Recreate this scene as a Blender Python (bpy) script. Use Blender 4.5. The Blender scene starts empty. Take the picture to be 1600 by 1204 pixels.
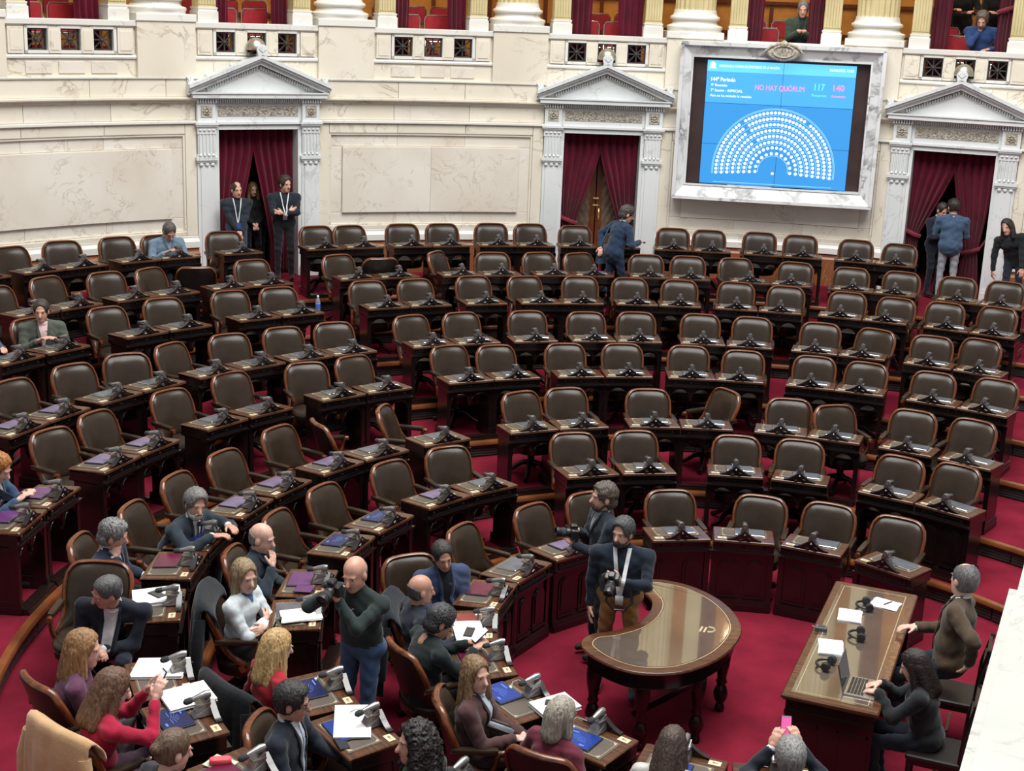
import bpy, bmesh, math, random
import numpy as np
from mathutils import Matrix, Vector
random.seed(7)
SC = bpy.context.scene
COL = SC.collection
R_ = math.radians
# ------------------------------------------------------------------ camera
CAM = Vector((-2.1415, -11.116, 5.8905))
PITCH, ROLL, FPX = 0.26458, 0.03914, 2200.0
_f = Vector((0, math.cos(PITCH), -math.sin(PITCH)))
_r0 = Vector((1, 0, 0)); _u0 = Vector((0, math.sin(PITCH), math.cos(PITCH)))
_r = math.cos(ROLL)*_r0 + math.sin(ROLL)*_u0
_u = -math.sin(ROLL)*_r0 + math.cos(ROLL)*_u0
cd = bpy.data.cameras.new('camera'); cam = bpy.data.objects.new('camera', cd); COL.objects.link(cam)
cd.sensor_width = 36.0; cd.lens = FPX/1600*36.0; cd.clip_end = 200
cam.matrix_world = Matrix(((_r.x, _u.x, -_f.x, CAM.x), (_r.y, _u.y, -_f.y, CAM.y), (_r.z, _u.z, -_f.z, CAM.z), (0, 0, 0, 1)))
SC.camera = cam
# ------------------------------------------------------------------ light
W = bpy.data.worlds.new('world'); SC.world = W; W.use_nodes = True
bg = W.node_tree.nodes['Background']; bg.inputs[0].default_value = (0.93, 0.96, 1.0, 1); bg.inputs[1].default_value = 0.36
def area(name, loc, size, sizey, power, col, rot=(0, 0, 0)):
    l = bpy.data.lights.new(name, 'AREA'); l.shape = 'RECTANGLE'; l.size = size; l.size_y = sizey; l.energy = power; l.color = col
    o = bpy.data.objects.new(name, l); COL.objects.link(o); o.location = loc; o.rotation_euler = rot; return o
area('skylight', (0, 1.0, 17.0), 13, 13, 4600, (1.0, 0.985, 0.96))
SC.view_settings.view_transform = 'Standard'; SC.view_settings.look = 'None'
SC.view_settings.gamma = 1.0; SC.view_settings.use_curve_mapping = False
SC.view_settings.exposure = 0.30
# ------------------------------------------------------------------ materials
def sock(n, *names):
    for k in names:
        if k in n.inputs: return n.inputs[k]
MATS = {}
def base(name, col, rough=0.5, metal=0.0, coat=0.0, sheen=0.0, emit=None, es=1.0, spec=None, alpha=None, trans=0):
    m = bpy.data.materials.new(name); m.use_nodes = True
    nt = m.node_tree; b = nt.nodes['Principled BSDF']
    b.inputs['Base Color'].default_value = (*col, 1); b.inputs['Roughness'].default_value = rough
    b.inputs['Metallic'].default_value = metal
    if coat: b.inputs['Coat Weight'].default_value = coat; b.inputs['Coat Roughness'].default_value = 0.15
    if sheen: b.inputs['Sheen Weight'].default_value = sheen; b.inputs['Sheen Roughness'].default_value = 0.5
    if spec is not None: b.inputs['Specular IOR Level'].default_value = spec
    if trans: b.inputs['Transmission Weight'].default_value = trans
    if emit: b.inputs['Emission Color'].default_value = (*emit, 1); b.inputs['Emission Strength'].default_value = es
    MATS[name] = m; return m
def nodes(m): return m.node_tree, m.node_tree.nodes['Principled BSDF']
def noise_mat(name, c1, c2, scale=8.0, detail=4.0, rough=0.5, bump=0.0, bscale=None, stretch=(1, 1, 1), lo=0.35, hi=0.65, coords='Object', **kw):
    """two tone procedural material with optional fine relief"""
    m = base(name, c1, rough, **kw); nt, b = nodes(m); L = nt.links.new
    tc = nt.nodes.new('ShaderNodeTexCoord'); mp = nt.nodes.new('ShaderNodeMapping'); mp.inputs['Scale'].default_value = stretch
    if coords == 'World':
        g = nt.nodes.new('ShaderNodeNewGeometry'); L(g.outputs['Position'], mp.inputs[0])
    else:
        L(tc.outputs[coords], mp.inputs[0])
    n = nt.nodes.new('ShaderNodeTexNoise'); n.inputs['Scale'].default_value = scale; n.inputs['Detail'].default_value = detail
    L(mp.outputs[0], n.inputs['Vector'])
    r = nt.nodes.new('ShaderNodeValToRGB'); r.color_ramp.elements[0].position = lo; r.color_ramp.elements[1].position = hi
    r.color_ramp.elements[0].color = (*c1, 1); r.color_ramp.elements[1].color = (*c2, 1)
    L(n.outputs[0], r.inputs[0]); L(r.outputs[0], b.inputs['Base Color'])
    if bump:
        n2 = nt.nodes.new('ShaderNodeTexNoise'); n2.inputs['Scale'].default_value = bscale or scale*6; n2.inputs['Detail'].default_value = 3
        L(mp.outputs[0], n2.inputs['Vector'])
        bp = nt.nodes.new('ShaderNodeBump'); bp.inputs['Strength'].default_value = bump; bp.inputs['Distance'].default_value = 0.01
        L(n2.outputs[0], bp.inputs['Height']); L(bp.outputs[0], b.inputs['Normal'])
    return m
def marble(name, c, c2, vein, vs=1.1, rough=0.35, width=0.018, amount=0.75):
    m = base(name, c, rough); nt, b = nodes(m); L = nt.links.new
    g = nt.nodes.new('ShaderNodeNewGeometry'); oi = nt.nodes.new('ShaderNodeObjectInfo')
    off = nt.nodes.new('ShaderNodeVectorMath'); off.operation = 'MULTIPLY_ADD'
    L(oi.outputs['Random'], off.inputs[0]); off.inputs[1].default_value = (9.0, 7.0, 5.0); L(g.outputs['Position'], off.inputs[2])
    cl = nt.nodes.new('ShaderNodeTexNoise'); cl.inputs['Scale'].default_value = 0.9; cl.inputs['Detail'].default_value = 5
    L(off.outputs[0], cl.inputs['Vector'])
    r1 = nt.nodes.new('ShaderNodeValToRGB'); r1.color_ramp.elements[0].position = .35; r1.color_ramp.elements[1].position = .7
    r1.color_ramp.elements[0].color = (*c, 1); r1.color_ramp.elements[1].color = (*c2, 1); L(cl.outputs[0], r1.inputs[0])
    v = nt.nodes.new('ShaderNodeTexNoise'); v.inputs['Scale'].default_value = vs; v.inputs['Detail'].default_value = 7; v.inputs['Roughness'].default_value = .6; v.inputs['Distortion'].default_value = .9
    L(off.outputs[0], v.inputs['Vector'])
    s = nt.nodes.new('ShaderNodeMath'); s.operation = 'SUBTRACT'; L(v.outputs[0], s.inputs[0]); s.inputs[1].default_value = .5
    a = nt.nodes.new('ShaderNodeMath'); a.operation = 'ABSOLUTE'; L(s.outputs[0], a.inputs[0])
    r2 = nt.nodes.new('ShaderNodeValToRGB'); r2.color_ramp.elements[0].position = 0; r2.color_ramp.elements[1].position = width
    r2.color_ramp.elements[0].color = (amount, amount, amount, 1); r2.color_ramp.elements[1].color = (0, 0, 0, 1); L(a.outputs[0], r2.inputs[0])
    fade = nt.nodes.new('ShaderNodeTexNoise'); fade.inputs['Scale'].default_value = 1.7; L(off.outputs[0], fade.inputs['Vector'])
    r3 = nt.nodes.new('ShaderNodeValToRGB'); r3.color_ramp.elements[0].position = .42; r3.color_ramp.elements[1].position = .62; L(fade.outputs[0], r3.inputs[0])
    mu = nt.nodes.new('ShaderNodeMath'); mu.operation = 'MULTIPLY'; L(r2.outputs[0], mu.inputs[0]); L(r3.outputs[0], mu.inputs[1])
    mx = nt.nodes.new('ShaderNodeMix'); mx.data_type = 'RGBA'; L(mu.outputs[0], mx.inputs[0]); L(r1.outputs[0], mx.inputs[6]); mx.inputs[7].default_value = (*vein, 1)
    L(mx.outputs[2], b.inputs['Base Color']); return m
marble('marble_cream', (.77, .72, .605), (.69, .63, .51), (.36, .29, .22))
marble('marble_panel', (.76, .72, .635), (.66, .59, .49), (.40, .31, .25), vs=2.6, width=.02, amount=.6)
marble('marble_white', (.72, .74, .73), (.63, .66, .66), (.42, .44, .45), vs=1.5)
marble('marble_dais', (.50, .51, .48), (.45, .46, .43), (.30, .30, .28), vs=1.6, width=.03)
marble('marble_frame', (.76, .77, .77), (.62, .63, .63), (.16, .16, .16), vs=1.3, width=.05, amount=.9)
marble('marble_red', (.30, .115, .045), (.20, .065, .03), (.45, .26, .14), vs=2.5)
marble('marble_light', (.78, .76, .70), (.70, .68, .62), (.5, .49, .46), vs=1.2)
noise_mat('carved_stone', (.55, .52, .44), (.24, .21, .16), scale=30, rough=.7, bump=.8, bscale=40, coords='World')
noise_mat('column_stone', (.62, .53, .29), (.54, .45, .23), scale=3, rough=.45, coords='World')
noise_mat('carpet', (.195, .0135, .030), (.13, .0095, .021), scale=2.2, detail=6, rough=.95, bump=.5, bscale=160, coords='World', spec=.05)
noise_mat('velvet', (.125, .006, .022), (.085, .004, .015), scale=3, rough=.85, coords='World', sheen=.1, spec=.1)
noise_mat('velvet_tie', (.22, .006, .025), (.16, .005, .02), scale=5, rough=.8, coords='World', sheen=.3)
noise_mat('wood_dark', (.014, .0055, .005), (.008, .0035, .003), scale=4, rough=.28, stretch=(6, 1, 6), spec=.5)
noise_mat('wood_desk', (.0125, .0064, .0058), (.007, .0038, .0036), scale=5, rough=.20, stretch=(1, 8, 1), spec=.75)
noise_mat('wood_top', (.105, .042, .018), (.055, .021, .010), scale=5, rough=.22, stretch=(1, 9, 1))
noise_mat('wood_frame', (.17, .047, .013), (.075, .021, .007), scale=6, rough=.24, stretch=(3, 3, 1), coat=.3)
noise_mat('wood_nosing', (.20, .066, .02), (.11, .034, .011), scale=3, rough=.3, coords='World')
noise_mat('wood_gallery', (.62, .30, .055), (.48, .21, .035), scale=3, rough=.4, coords='World')
noise_mat('leather', (.036, .0235, .015), (.024, .0155, .010), scale=5, rough=.29, bump=.10, bscale=90, spec=.30)
noise_mat('leather_dark', (.016, .011, .009), (.010, .007, .006), scale=5, rough=.4, bump=.1, bscale=90)
noise_mat('blotter', (.098, .078, .062), (.075, .060, .048), scale=7, rough=.5)
noise_mat('table_leather', (.115, .088, .068), (.09, .068, .052), scale=3, rough=.06, coat=1.0, spec=1.0)
MATS['table_leather'].node_tree.nodes['Principled BSDF'].inputs['Coat Roughness'].default_value = .02
MATS['table_leather'].node_tree.nodes['Principled BSDF'].inputs['Coat IOR'].default_value = 1.7
noise_mat('riser_metal', (.060, .064, .060), (.035, .038, .036), scale=8, rough=.45, coords='World', metal=.3)
noise_mat('bronze', (.09, .085, .08), (.05, .048, .045), scale=12, rough=.4, metal=.6)
noise_mat('lamp_metal', (.50, .47, .38), (.40, .37, .29), scale=4, rough=.38, metal=.8)
noise_mat('gold', (.72, .55, .24), (.55, .40, .16), scale=20, rough=.3, metal=.5)
noise_mat('mic_metal', (.36, .35, .35), (.22, .215, .215), scale=20, rough=.25, metal=.7)
noise_mat('black_plastic', (.012, .012, .013), (.02, .02, .021), scale=30, rough=.35)
noise_mat('foam', (.05, .05, .052), (.03, .03, .032), scale=120, rough=.9, bump=.5)
noise_mat('chrome', (.65, .63, .6), (.5, .49, .47), scale=8, rough=.15, metal=.9)
noise_mat('red_fabric', (.36, .008, .015), (.26, .006, .012), scale=9, rough=.6, coords='World')
noise_mat('paper', (.88, .88, .87), (.82, .82, .81), scale=3, rough=.7)
noise_mat('bezel_wood', (.055, .030, .026), (.035, .019, .017), scale=2, rough=.4, coords='World')
noise_mat('door_wood', (.16, .045, .014), (.09, .024, .009), scale=3, rough=.3, stretch=(6, 6, 1))
noise_mat('padding', (.16, .11, .07), (.11, .075, .05), scale=6, rough=.45)
noise_mat('camel', (.55, .34, .17), (.47, .28, .13), scale=9, rough=.9, bump=.2, sheen=.3)
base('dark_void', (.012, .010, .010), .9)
base('glass_dark', (.03, .032, .04), .08)
base('cable', (.30, .30, .31), .4)
base('led_green', (.0, .3, .08), .4, emit=(.05, 1, .35), es=3.0)
base('led_red', (.3, .0, .02), .4, emit=(1, .02, .08), es=2.0)
base('brass_white', (.75, .68, .48), .3, metal=.3)
base('gilt_line', (.42, .34, .20), .4)
base('lapel_pin', (.7, .7, .72), .3)
base('bottle_blue', (.05, .14, .55), .15)
base('bottle_clear', (.7, .75, .8), .08, trans=.8)
base('neon_pink', (.85, .10, .12), .4)
base('leaflet', (.55, .56, .40), .6)
base('denim_bag', (.05, .08, .13), .7)
def screen(name, col, es): return base(name, tuple(c*.3 for c in col), .25, emit=col, es=es)
screen('scr_head', (.13, .58, 1.0), .95); screen('scr_blue', (.065, .36, .88), .95); screen('scr_blue2', (.040, .27, .64), .9)
screen('scr_white', (1, 1, 1), 1.1); screen('scr_line', (.35, .72, 1), .9); screen('scr_pink', (1.0, .22, .38), 1.1); screen('scr_green', (.16, .90, .62), 1.0)
screen('tab_blue', (.012, .045, .28), .75); screen('tab_navy', (.008, .018, .10), .6); screen('tab_glow', (.12, .26, .75), .8)
noise_mat('tab_wine', (.12, .012, .04), (.09, .008, .03), scale=3, rough=.2)
noise_mat('tab_plum', (.12, .040, .145), (.09, .028, .11), scale=3, rough=.25)
noise_mat('tab_lilac', (.17, .13, .22), (.12, .09, .165), scale=3, rough=.25)  # lilac base colour of the tablet screens
noise_mat('tab_slate', (.10, .11, .13), (.07, .078, .095), scale=3, rough=.2)
noise_mat('tab_rust', (.20, .03, .03), (.14, .018, .025), scale=3, rough=.2)
screen('phone_lit', (.72, .75, .85), .8); screen('phone_pink', (.9, .15, .45), .7)
FAB = {}
def fabric(col, rough=.85, rib=0):
    key = tuple(round(c, 3) for c in col)
    if key not in FAB:
        c2 = tuple(c*.72 for c in col)
        FAB[key] = noise_mat('fabric_%02d' % len(FAB), col, c2, scale=11, detail=5, rough=rough, bump=.35, bscale=26, sheen=.15, spec=.2)
    return FAB[key]
SK = {}
def skin(col):
    key = tuple(round(c, 3) for c in col)
    if key not in SK:
        SK[key] = noise_mat('skin_%02d' % len(SK), col, (col[0]*.88, col[1]*.80, col[2]*.78), scale=22, rough=.5, bump=.08)
    return SK[key]
HM = {}
def hairmat(col):
    key = tuple(round(c, 3) for c in col)
    if key not in HM:
        HM[key] = noise_mat('hair_%02d' % len(HM), col, tuple(c*.45 for c in col), scale=14, detail=6, rough=.45, stretch=(5, 5, .8), bump=.6, bscale=30)
    return HM[key]
base('eye_dark', (.03, .018, .012), .2); base('eye_white', (.7, .68, .66), .3); base('lips', (.36, .12, .10), .5)
# ------------------------------------------------------------------ object helpers
def put(name, mesh, parent=None, mat=None, loc=None, rot=None):
    o = bpy.data.objects.new(name, mesh); COL.objects.link(o)
    if parent is not None: o.parent = parent
    if mat is not None and mesh is not None and len(mesh.materials) == 0: mesh.materials.append(MATS[mat] if isinstance(mat, str) else mat)
    if loc is not None: o.location = loc
    if rot is not None: o.rotation_euler = rot
    return o
def thing(name, label, cat, loc=(0, 0, 0), rz=0.0, group=None):
    o = bpy.data.objects.new(name, None); COL.objects.link(o); o.empty_display_size = .1
    o.location = loc; o.rotation_euler = (0, 0, rz); tag(o, label, cat, group); return o
def tag(o, label, cat, group=None):
    o['label'] = label; o['category'] = cat
    if group: o['group'] = group
    return o
def struct(o): o['kind'] = 'structure'; return o
class MB:
    def __init__(s): s.v = []; s.f = []
    def add(s, vs, fs):
        b = len(s.v); s.v += [tuple(v) for v in vs]; s.f += [tuple(i+b for i in f) for f in fs]; return s
    def box(s, x0, x1, y0, y1, z0, z1, M=None):
        vs = [Vector(p) for p in ((x0, y0, z0), (x1, y0, z0), (x1, y1, z0), (x0, y1, z0), (x0, y0, z1), (x1, y0, z1), (x1, y1, z1), (x0, y1, z1))]
        if M is not None: vs = [M @ v for v in vs]
        return s.add(vs, [(3, 2, 1, 0), (4, 5, 6, 7), (0, 1, 5, 4), (1, 2, 6, 5), (2, 3, 7, 6), (3, 0, 4, 7)])
    def cham(s, x0, x1, y0, y1, z0, z1, c=.006, M=None):
        """box with chamfered top and vertical edges"""
        def ring(i, z): return [(x0+i+c, y0+i, z), (x1-i-c, y0+i, z), (x1-i, y0+i+c, z), (x1-i, y1-i-c, z), (x1-i-c, y1-i, z), (x0+i+c, y1-i, z), (x0+i, y1-i-c, z), (x0+i, y0+i+c, z)]
        return s.loft([ring(0, z0), ring(0, z1-c), ring(c, z1)], M)
    def loft(s, rings, M=None, closed=True, cap=True):
        n = len(rings[0]); vs = [Vector(p) for r in rings for p in r]
        if M is not None: vs = [M @ v for v in vs]
        fs = []
        for i in range(len(rings)-1):
            for j in range(n if closed else n-1):
                k = (j+1) % n; fs.append((i*n+j, i*n+k, (i+1)*n+k, (i+1)*n+j))
        if cap and closed: fs.append(tuple(range(n-1, -1, -1))); fs.append(tuple(range((len(rings)-1)*n, len(rings)*n)))
        return s.add(vs, fs)
    def lathe(s, prof, n=12, M=None, sx=1, sy=1):
        return s.loft([[(r*math.cos(2*math.pi*j/n)*sx, r*math.sin(2*math.pi*j/n)*sy, z) for j in range(n)] for r, z in prof], M)
    def tube(s, path, r, n=8, M=None, flat=1.0):
        path = [Vector(p) for p in path]; rings = []
        rr = r if isinstance(r, (list, tuple)) else [r]*len(path)
        up = Vector((0, 0, 1)); pa = None
        for i, p in enumerate(path):
            t = (path[min(i+1, len(path)-1)]-path[max(i-1, 0)]).normalized()
            a = pa if pa is not None else (up if abs(t.z) < .9 else Vector((0, 1, 0)))
            b = t.cross(a).normalized(); a = b.cross(t).normalized(); pa = a
            rings.append([p + rr[i]*(math.cos(2*math.pi*j/n)*b + math.sin(2*math.pi*j/n)*a*flat) for j in range(n)])
        return s.loft(rings, M)
    def prism(s, poly, y0, y1, M=None):
        """outline given as (x, z), extruded along y"""
        n = len(poly); vs = [Vector((x, y0, z)) for x, z in poly]+[Vector((x, y1, z)) for x, z in poly]
        if M is not None: vs = [M @ v for v in vs]
        return s.add(vs, [tuple(range(n)), tuple(range(2*n-1, n-1, -1))]+[(j, j+n, (j+1) % n+n, (j+1) % n) for j in range(n)])
    def plate(s, poly, z0, z1, M=None):
        n = len(poly); vs = [Vector((x, y, z0)) for x, y in poly]+[Vector((x, y, z1)) for x, y in poly]
        if M is not None: vs = [M @ v for v in vs]
        return s.add(vs, [tuple(range(n-1, -1, -1)), tuple(range(n, 2*n))]+[(j, (j+1) % n, (j+1) % n+n, j+n) for j in range(n)])
    def arc(s, a0, a1, z0, z1, r0, r1, n=None):
        """curved block between angles (deg), heights and radii"""
        n = n or max(1, int(abs(a1-a0)/1.2)); rings = []
        for i in range(n+1):
            a = R_(a0+(a1-a0)*i/n); c, q = math.cos(a), math.sin(a)
            rings.append([(r1*c, r1*q, z0), (r0*c, r0*q, z0), (r0*c, r0*q, z1), (r1*c, r1*q, z1)])
        return s.loft(rings)
    def sweeparc(s, a0, a1, prof, n=None):
        n = n or max(1, int(abs(a1-a0)/1.2)); rings = []
        for i in range(n+1):
            a = R_(a0+(a1-a0)*i/n); c, q = math.cos(a), math.sin(a)
            rings.append([(r*c, r*q, z) for r, z in prof])
        return s.loft(rings)
    def mesh(s, name, smooth=False, sharp=None):
        me = bpy.data.meshes.new(name); me.from_pydata(s.v, [], s.f)
        bm = bmesh.new(); bm.from_mesh(me); bmesh.ops.recalc_face_normals(bm, faces=bm.faces); bm.to_mesh(me); bm.free()
        if smooth:
            for p in me.polygons: p.use_smooth = True
            try: me.set_sharp_from_angle(angle=R_(sharp or 40))
            except Exception: pass
        return me
    def build(s, name, mat, parent=None, smooth=False, loc=None, rot=None, sharp=None):
        return put(name, s.mesh(name, smooth, sharp), parent, mat, loc, rot)
ORD = ['first', 'second', 'third', 'fourth', 'fifth', 'sixth', 'seventh', 'eighth', 'ninth', 'tenth', 'eleventh', 'twelfth', 'thirteenth', 'fourteenth', 'fifteenth', 'sixteenth', 'seventeenth', 'eighteenth', 'nineteenth', 'twentieth']
# ------------------------------------------------------------------ floor and tiers
RK = [0, 3.08, 4.575, 5.726, 7.225, 8.319, 9.817, 10.849, 12.342]       # chair back radius per row
FR = [0, 2.20, 3.675, 4.775, 6.315, 7.415, 8.905, 10.0, 11.435]         # desk front radius per row
HZ = [0]+[.2*k for k in range(8)]
BK = [0, 0]+[FR[k]-.11 for k in range(2, 9)]+[14.2]
A0, A1 = 25.0, 262.0
fl = MB(); n = 64
fl.v = [(0, 0, 0)]+[(15.5*math.cos(2*math.pi*i/n), 15.5*math.sin(2*math.pi*i/n), 0) for i in range(n)]
fl.f = [(0, 1+i, 1+(i+1) % n) for i in range(n)]
struct(fl.build('floor', 'carpet'))
for k in range(2, 9):
    t = MB().arc(A0, A1, HZ[k]-.03, HZ[k], BK[k]+.02, BK[k+1]+.1 if k < 8 else 13.3, n=90).build('floor_tier', 'carpet'); struct(t)
    rz = MB().arc(A0, A1, HZ[k-1], HZ[k]-.03, BK[k]+.03, BK[k]+.08, n=90).build('trim_%d' % (k-1), 'dark_void'); struct(rz)
    MB().sweeparc(A0, A1, [(BK[k]+.045, HZ[k]-.05), (BK[k]-.02, HZ[k]-.05), (BK[k]-.03, HZ[k]-.04), (BK[k]-.03, HZ[k]-.012), (BK[k]-.02, HZ[k]+.004), (BK[k]+.045, HZ[k]+.004)], n=90).build('nosing', 'wood_nosing', rz, True)
    st = math.degrees(.75/BK[k]); m = int((A1-A0)/st); st = (A1-A0)/m
    for i in range(m):
        a = A0+i*st; g = MB(); z0 = HZ[k-1]+.012; zz = (HZ[k]-.055-z0)/4
        gap = math.degrees(.006/BK[k])
        g.arc(a+gap, a+st-gap, z0, HZ[k]-.055, BK[k]+.012, BK[k]+.03, n=4)
        for j in range(4): g.arc(a+gap, a+st-gap, z0+j*zz+.004, z0+(j+1)*zz-.006, BK[k]+.003, BK[k]+.013, n=4)
        g.build('riser_panel', 'riser_metal', rz)
# ------------------------------------------------------------------ curved marble wall
RW = 13.3; PIT = 12.68; DC = [118.65, 93.3, 67.95]                      # door centres
DEG = 180/math.pi/RW
wb = MB(); WA0, WA1 = 48.0, 158.0
edges = [WA0]
for c in sorted(DC): edges += [c-2.86, c+2.86]
edges.append(WA1)
for i in range(0, len(edges), 2): wb.arc(edges[i], edges[i+1], 0, 3.81, RW+.03, RW+.35)
wb.arc(WA0, WA1, 3.81, 4.60, RW+.03, RW+.35)
wall = struct(wb.build('wall_back', 'marble_cream'))
def ring(a0, a1, prof, name, mat, parent=wall, smooth=False):
    """prof: (inward projection, z)"""
    return MB().sweeparc(a0, a1, [(RW+.04, prof[0][1])]+[(RW-d, z) for d, z in prof]+[(RW+.04, prof[-1][1])]).build(name, mat, parent, smooth, sharp=30)
def slab(a0, a1, z0, z1, d, name, mat, parent=wall, back=-.04, g=.004):
    gg = g*DEG; c = .006; cc = c*DEG
    a0 += gg; a1 -= gg; z0 += g*.5; z1 -= g*.5
    n = max(1, int(abs(a1-a0)/1.2)); rings = []
    for i in range(n+1):
        a = R_(a0+(a1-a0)*i/n); q = (math.cos(a), math.sin(a))
        rings.append([(r*q[0], r*q[1], z) for r, z in ((RW-back, z0), (RW-d+c, z0), (RW-d, z0+c), (RW-d, z1-c), (RW-d+c, z1), (RW-back, z1))])
    return MB().loft(rings).build(name, mat, parent)
segs = []
cs = [WA0-5]+sorted(DC)+[WA1+5]
for i in range(len(cs)-1):
    segs.append((max(WA0, cs[i]+4.36) if i else WA0, min(WA1, cs[i+1]-4.36) if i < len(cs)-2 else WA1))
nb = 0
for (a0, a1) in segs:
    nb += 1
    bb = struct(ring(a0, a1, [(.10, 1.40), (.10, 1.86), (.085, 1.89), (.06, 1.90), (.06, 1.955)], 'baseboard_back' if nb == 1 else 'baseboard_back', 'marble_red', None))
    ring(a0, a1, [(.085, 1.955), (.085, 2.05), (.07, 2.075), (.04, 2.10), (.04, 2.13), (.02, 2.14)], 'base_moulding', 'marble_light', smooth=True)
    # panel with border between doors
    p0, p1 = a0+.8, a1-.8
    q0, q1 = p0+.98, p1-.98
    z0, z1, y0, y1 = 2.20, 3.735, 2.42, 3.515
    slab(a0, p0, 2.14, 3.885, .03, 'stile', 'marble_cream'); slab(p1, a1, 2.14, 3.885, .03, 'stile', 'marble_cream')
    m = max(2, int((p1-p0)/5))
    for i in range(m): slab(p0+(p1-p0)*i/m, p0+(p1-p0)*(i+1)/m, z1, 3.885, .03, 'top_rail', 'marble_cream')
    ring(p0, p1, [(.03, 2.14), (.03, z0), (.0, z0+.015)], 'bottom_rail', 'marble_cream')
    for i in range(m):
        b0, b1 = p0+(p1-p0)*i/m, p0+(p1-p0)*(i+1)/m
        slab(b0, b1, y1, z1, -.02, 'border_slab', 'marble_panel', back=-.06); slab(b0, b1, z0, y0, -.02, 'border_slab', 'marble_panel', back=-.06)
    slab(p0, q0, y0, y1, -.02, 'border_slab', 'marble_panel', back=-.06); slab(q1, p1, y0, y1, -.02, 'border_slab', 'marble_panel', back=-.06)
    fm = MB()
    for (x0, x1, w0, w1) in ((p0, p1, z1-.03, z1), (p0, p1, z0, z0+.03), (p0, p0+.14, z0, z1), (p1-.14, p1, z0, z1)):
        fm.arc(x0, x1, w0, w1, RW-.015, RW+.03)
    fm.build('panel_moulding', 'marble_cream', wall)
    if abs((a0+a1)/2-80.6) > 3:
        for i in range(2): slab(q0+(q1-q0)*i/2, q0+(q1-q0)*(i+1)/2, y0, y1, .03, 'panel_slab', 'marble_panel', g=.002)
    else:
        slab(q0, q1, y0, 2.79, .0, 'panel_slab', 'marble_panel', g=.002)
    ring(a0, a1, [(.03, 3.885), (.06, 3.895), (.075, 3.905), (.075, 3.935), (.0, 3.945)], 'string_moulding', 'marble_light', smooth=True)
    m = max(2, int((a1-a0)/5.2))
    for i in range(m): slab(a0+(a1-a0)*i/m, a0+(a1-a0)*(i+1)/m, 3.945, 4.225, .0, 'frieze_slab', 'marble_panel' if i % 2 else 'marble_cream')
    ring(a0-.4, a1+.4, [(.02, 4.215), (.05, 4.225), (.055, 4.25), (.10, 4.26), (.115, 4.275), (.115, 4.30), (.05, 4.312)], 'cornice', 'marble_cream', smooth=True)
a = WA0; wid = [4.6, 5.9, 5.2, 6.6, 4.9, 6.1]; i = 0
while a < WA1-.1:
    b = min(WA1, a+wid[i % 6]); slab(a, b, 4.31, 4.575, .05, 'ledge_slab', 'marble_cream'); a = b; i += 1
ring(WA0, WA1, [(.04, 4.572), (.075, 4.58), (.08, 4.60), (.0, 4.605)], 'ledge_cap', 'marble_light')
# balustrades, pedestals
BAYS = [93.3+PIT*j for j in range(-3, 6)]
def frame_at(a, d=0.0, z=0.0):
    """local x to the right as seen from the hall, y into the hall, z up"""
    c, s = math.cos(R_(a)), math.sin(R_(a)); r = RW-d
    return Matrix(((s, -c, 0, r*c), (-c, -s, 0, r*s), (0, 0, 1, z), (0, 0, 0, 1)))
gr = MB(); gs = .152
for (x0, x1, z0, z1) in ((-gs, gs, -gs, -gs+.022), (-gs, gs, gs-.022, gs), (-gs, -gs+.022, -gs, gs), (gs-.022, gs, -gs, gs)): gr.box(x0, x1, -.015, .015, z0, z1)
for i in range(4):
    Mx = Matrix.Rotation(math.pi/4*i, 4, 'Y'); L_ = gs*(1.30 if i % 2 else 1.0)
    gr.box(-L_, L_, -.008, .008, -.011, .011, Mx)
gr.lathe([(.0, -.02), (.028, -.015), (.034, 0), (.02, .025), (.0, .03)], 10, Matrix.Rotation(-math.pi/2, 4, 'X'))
GRILLE = gr.mesh('grille')
GRILLE.materials.append(MATS['bronze'])
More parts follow.
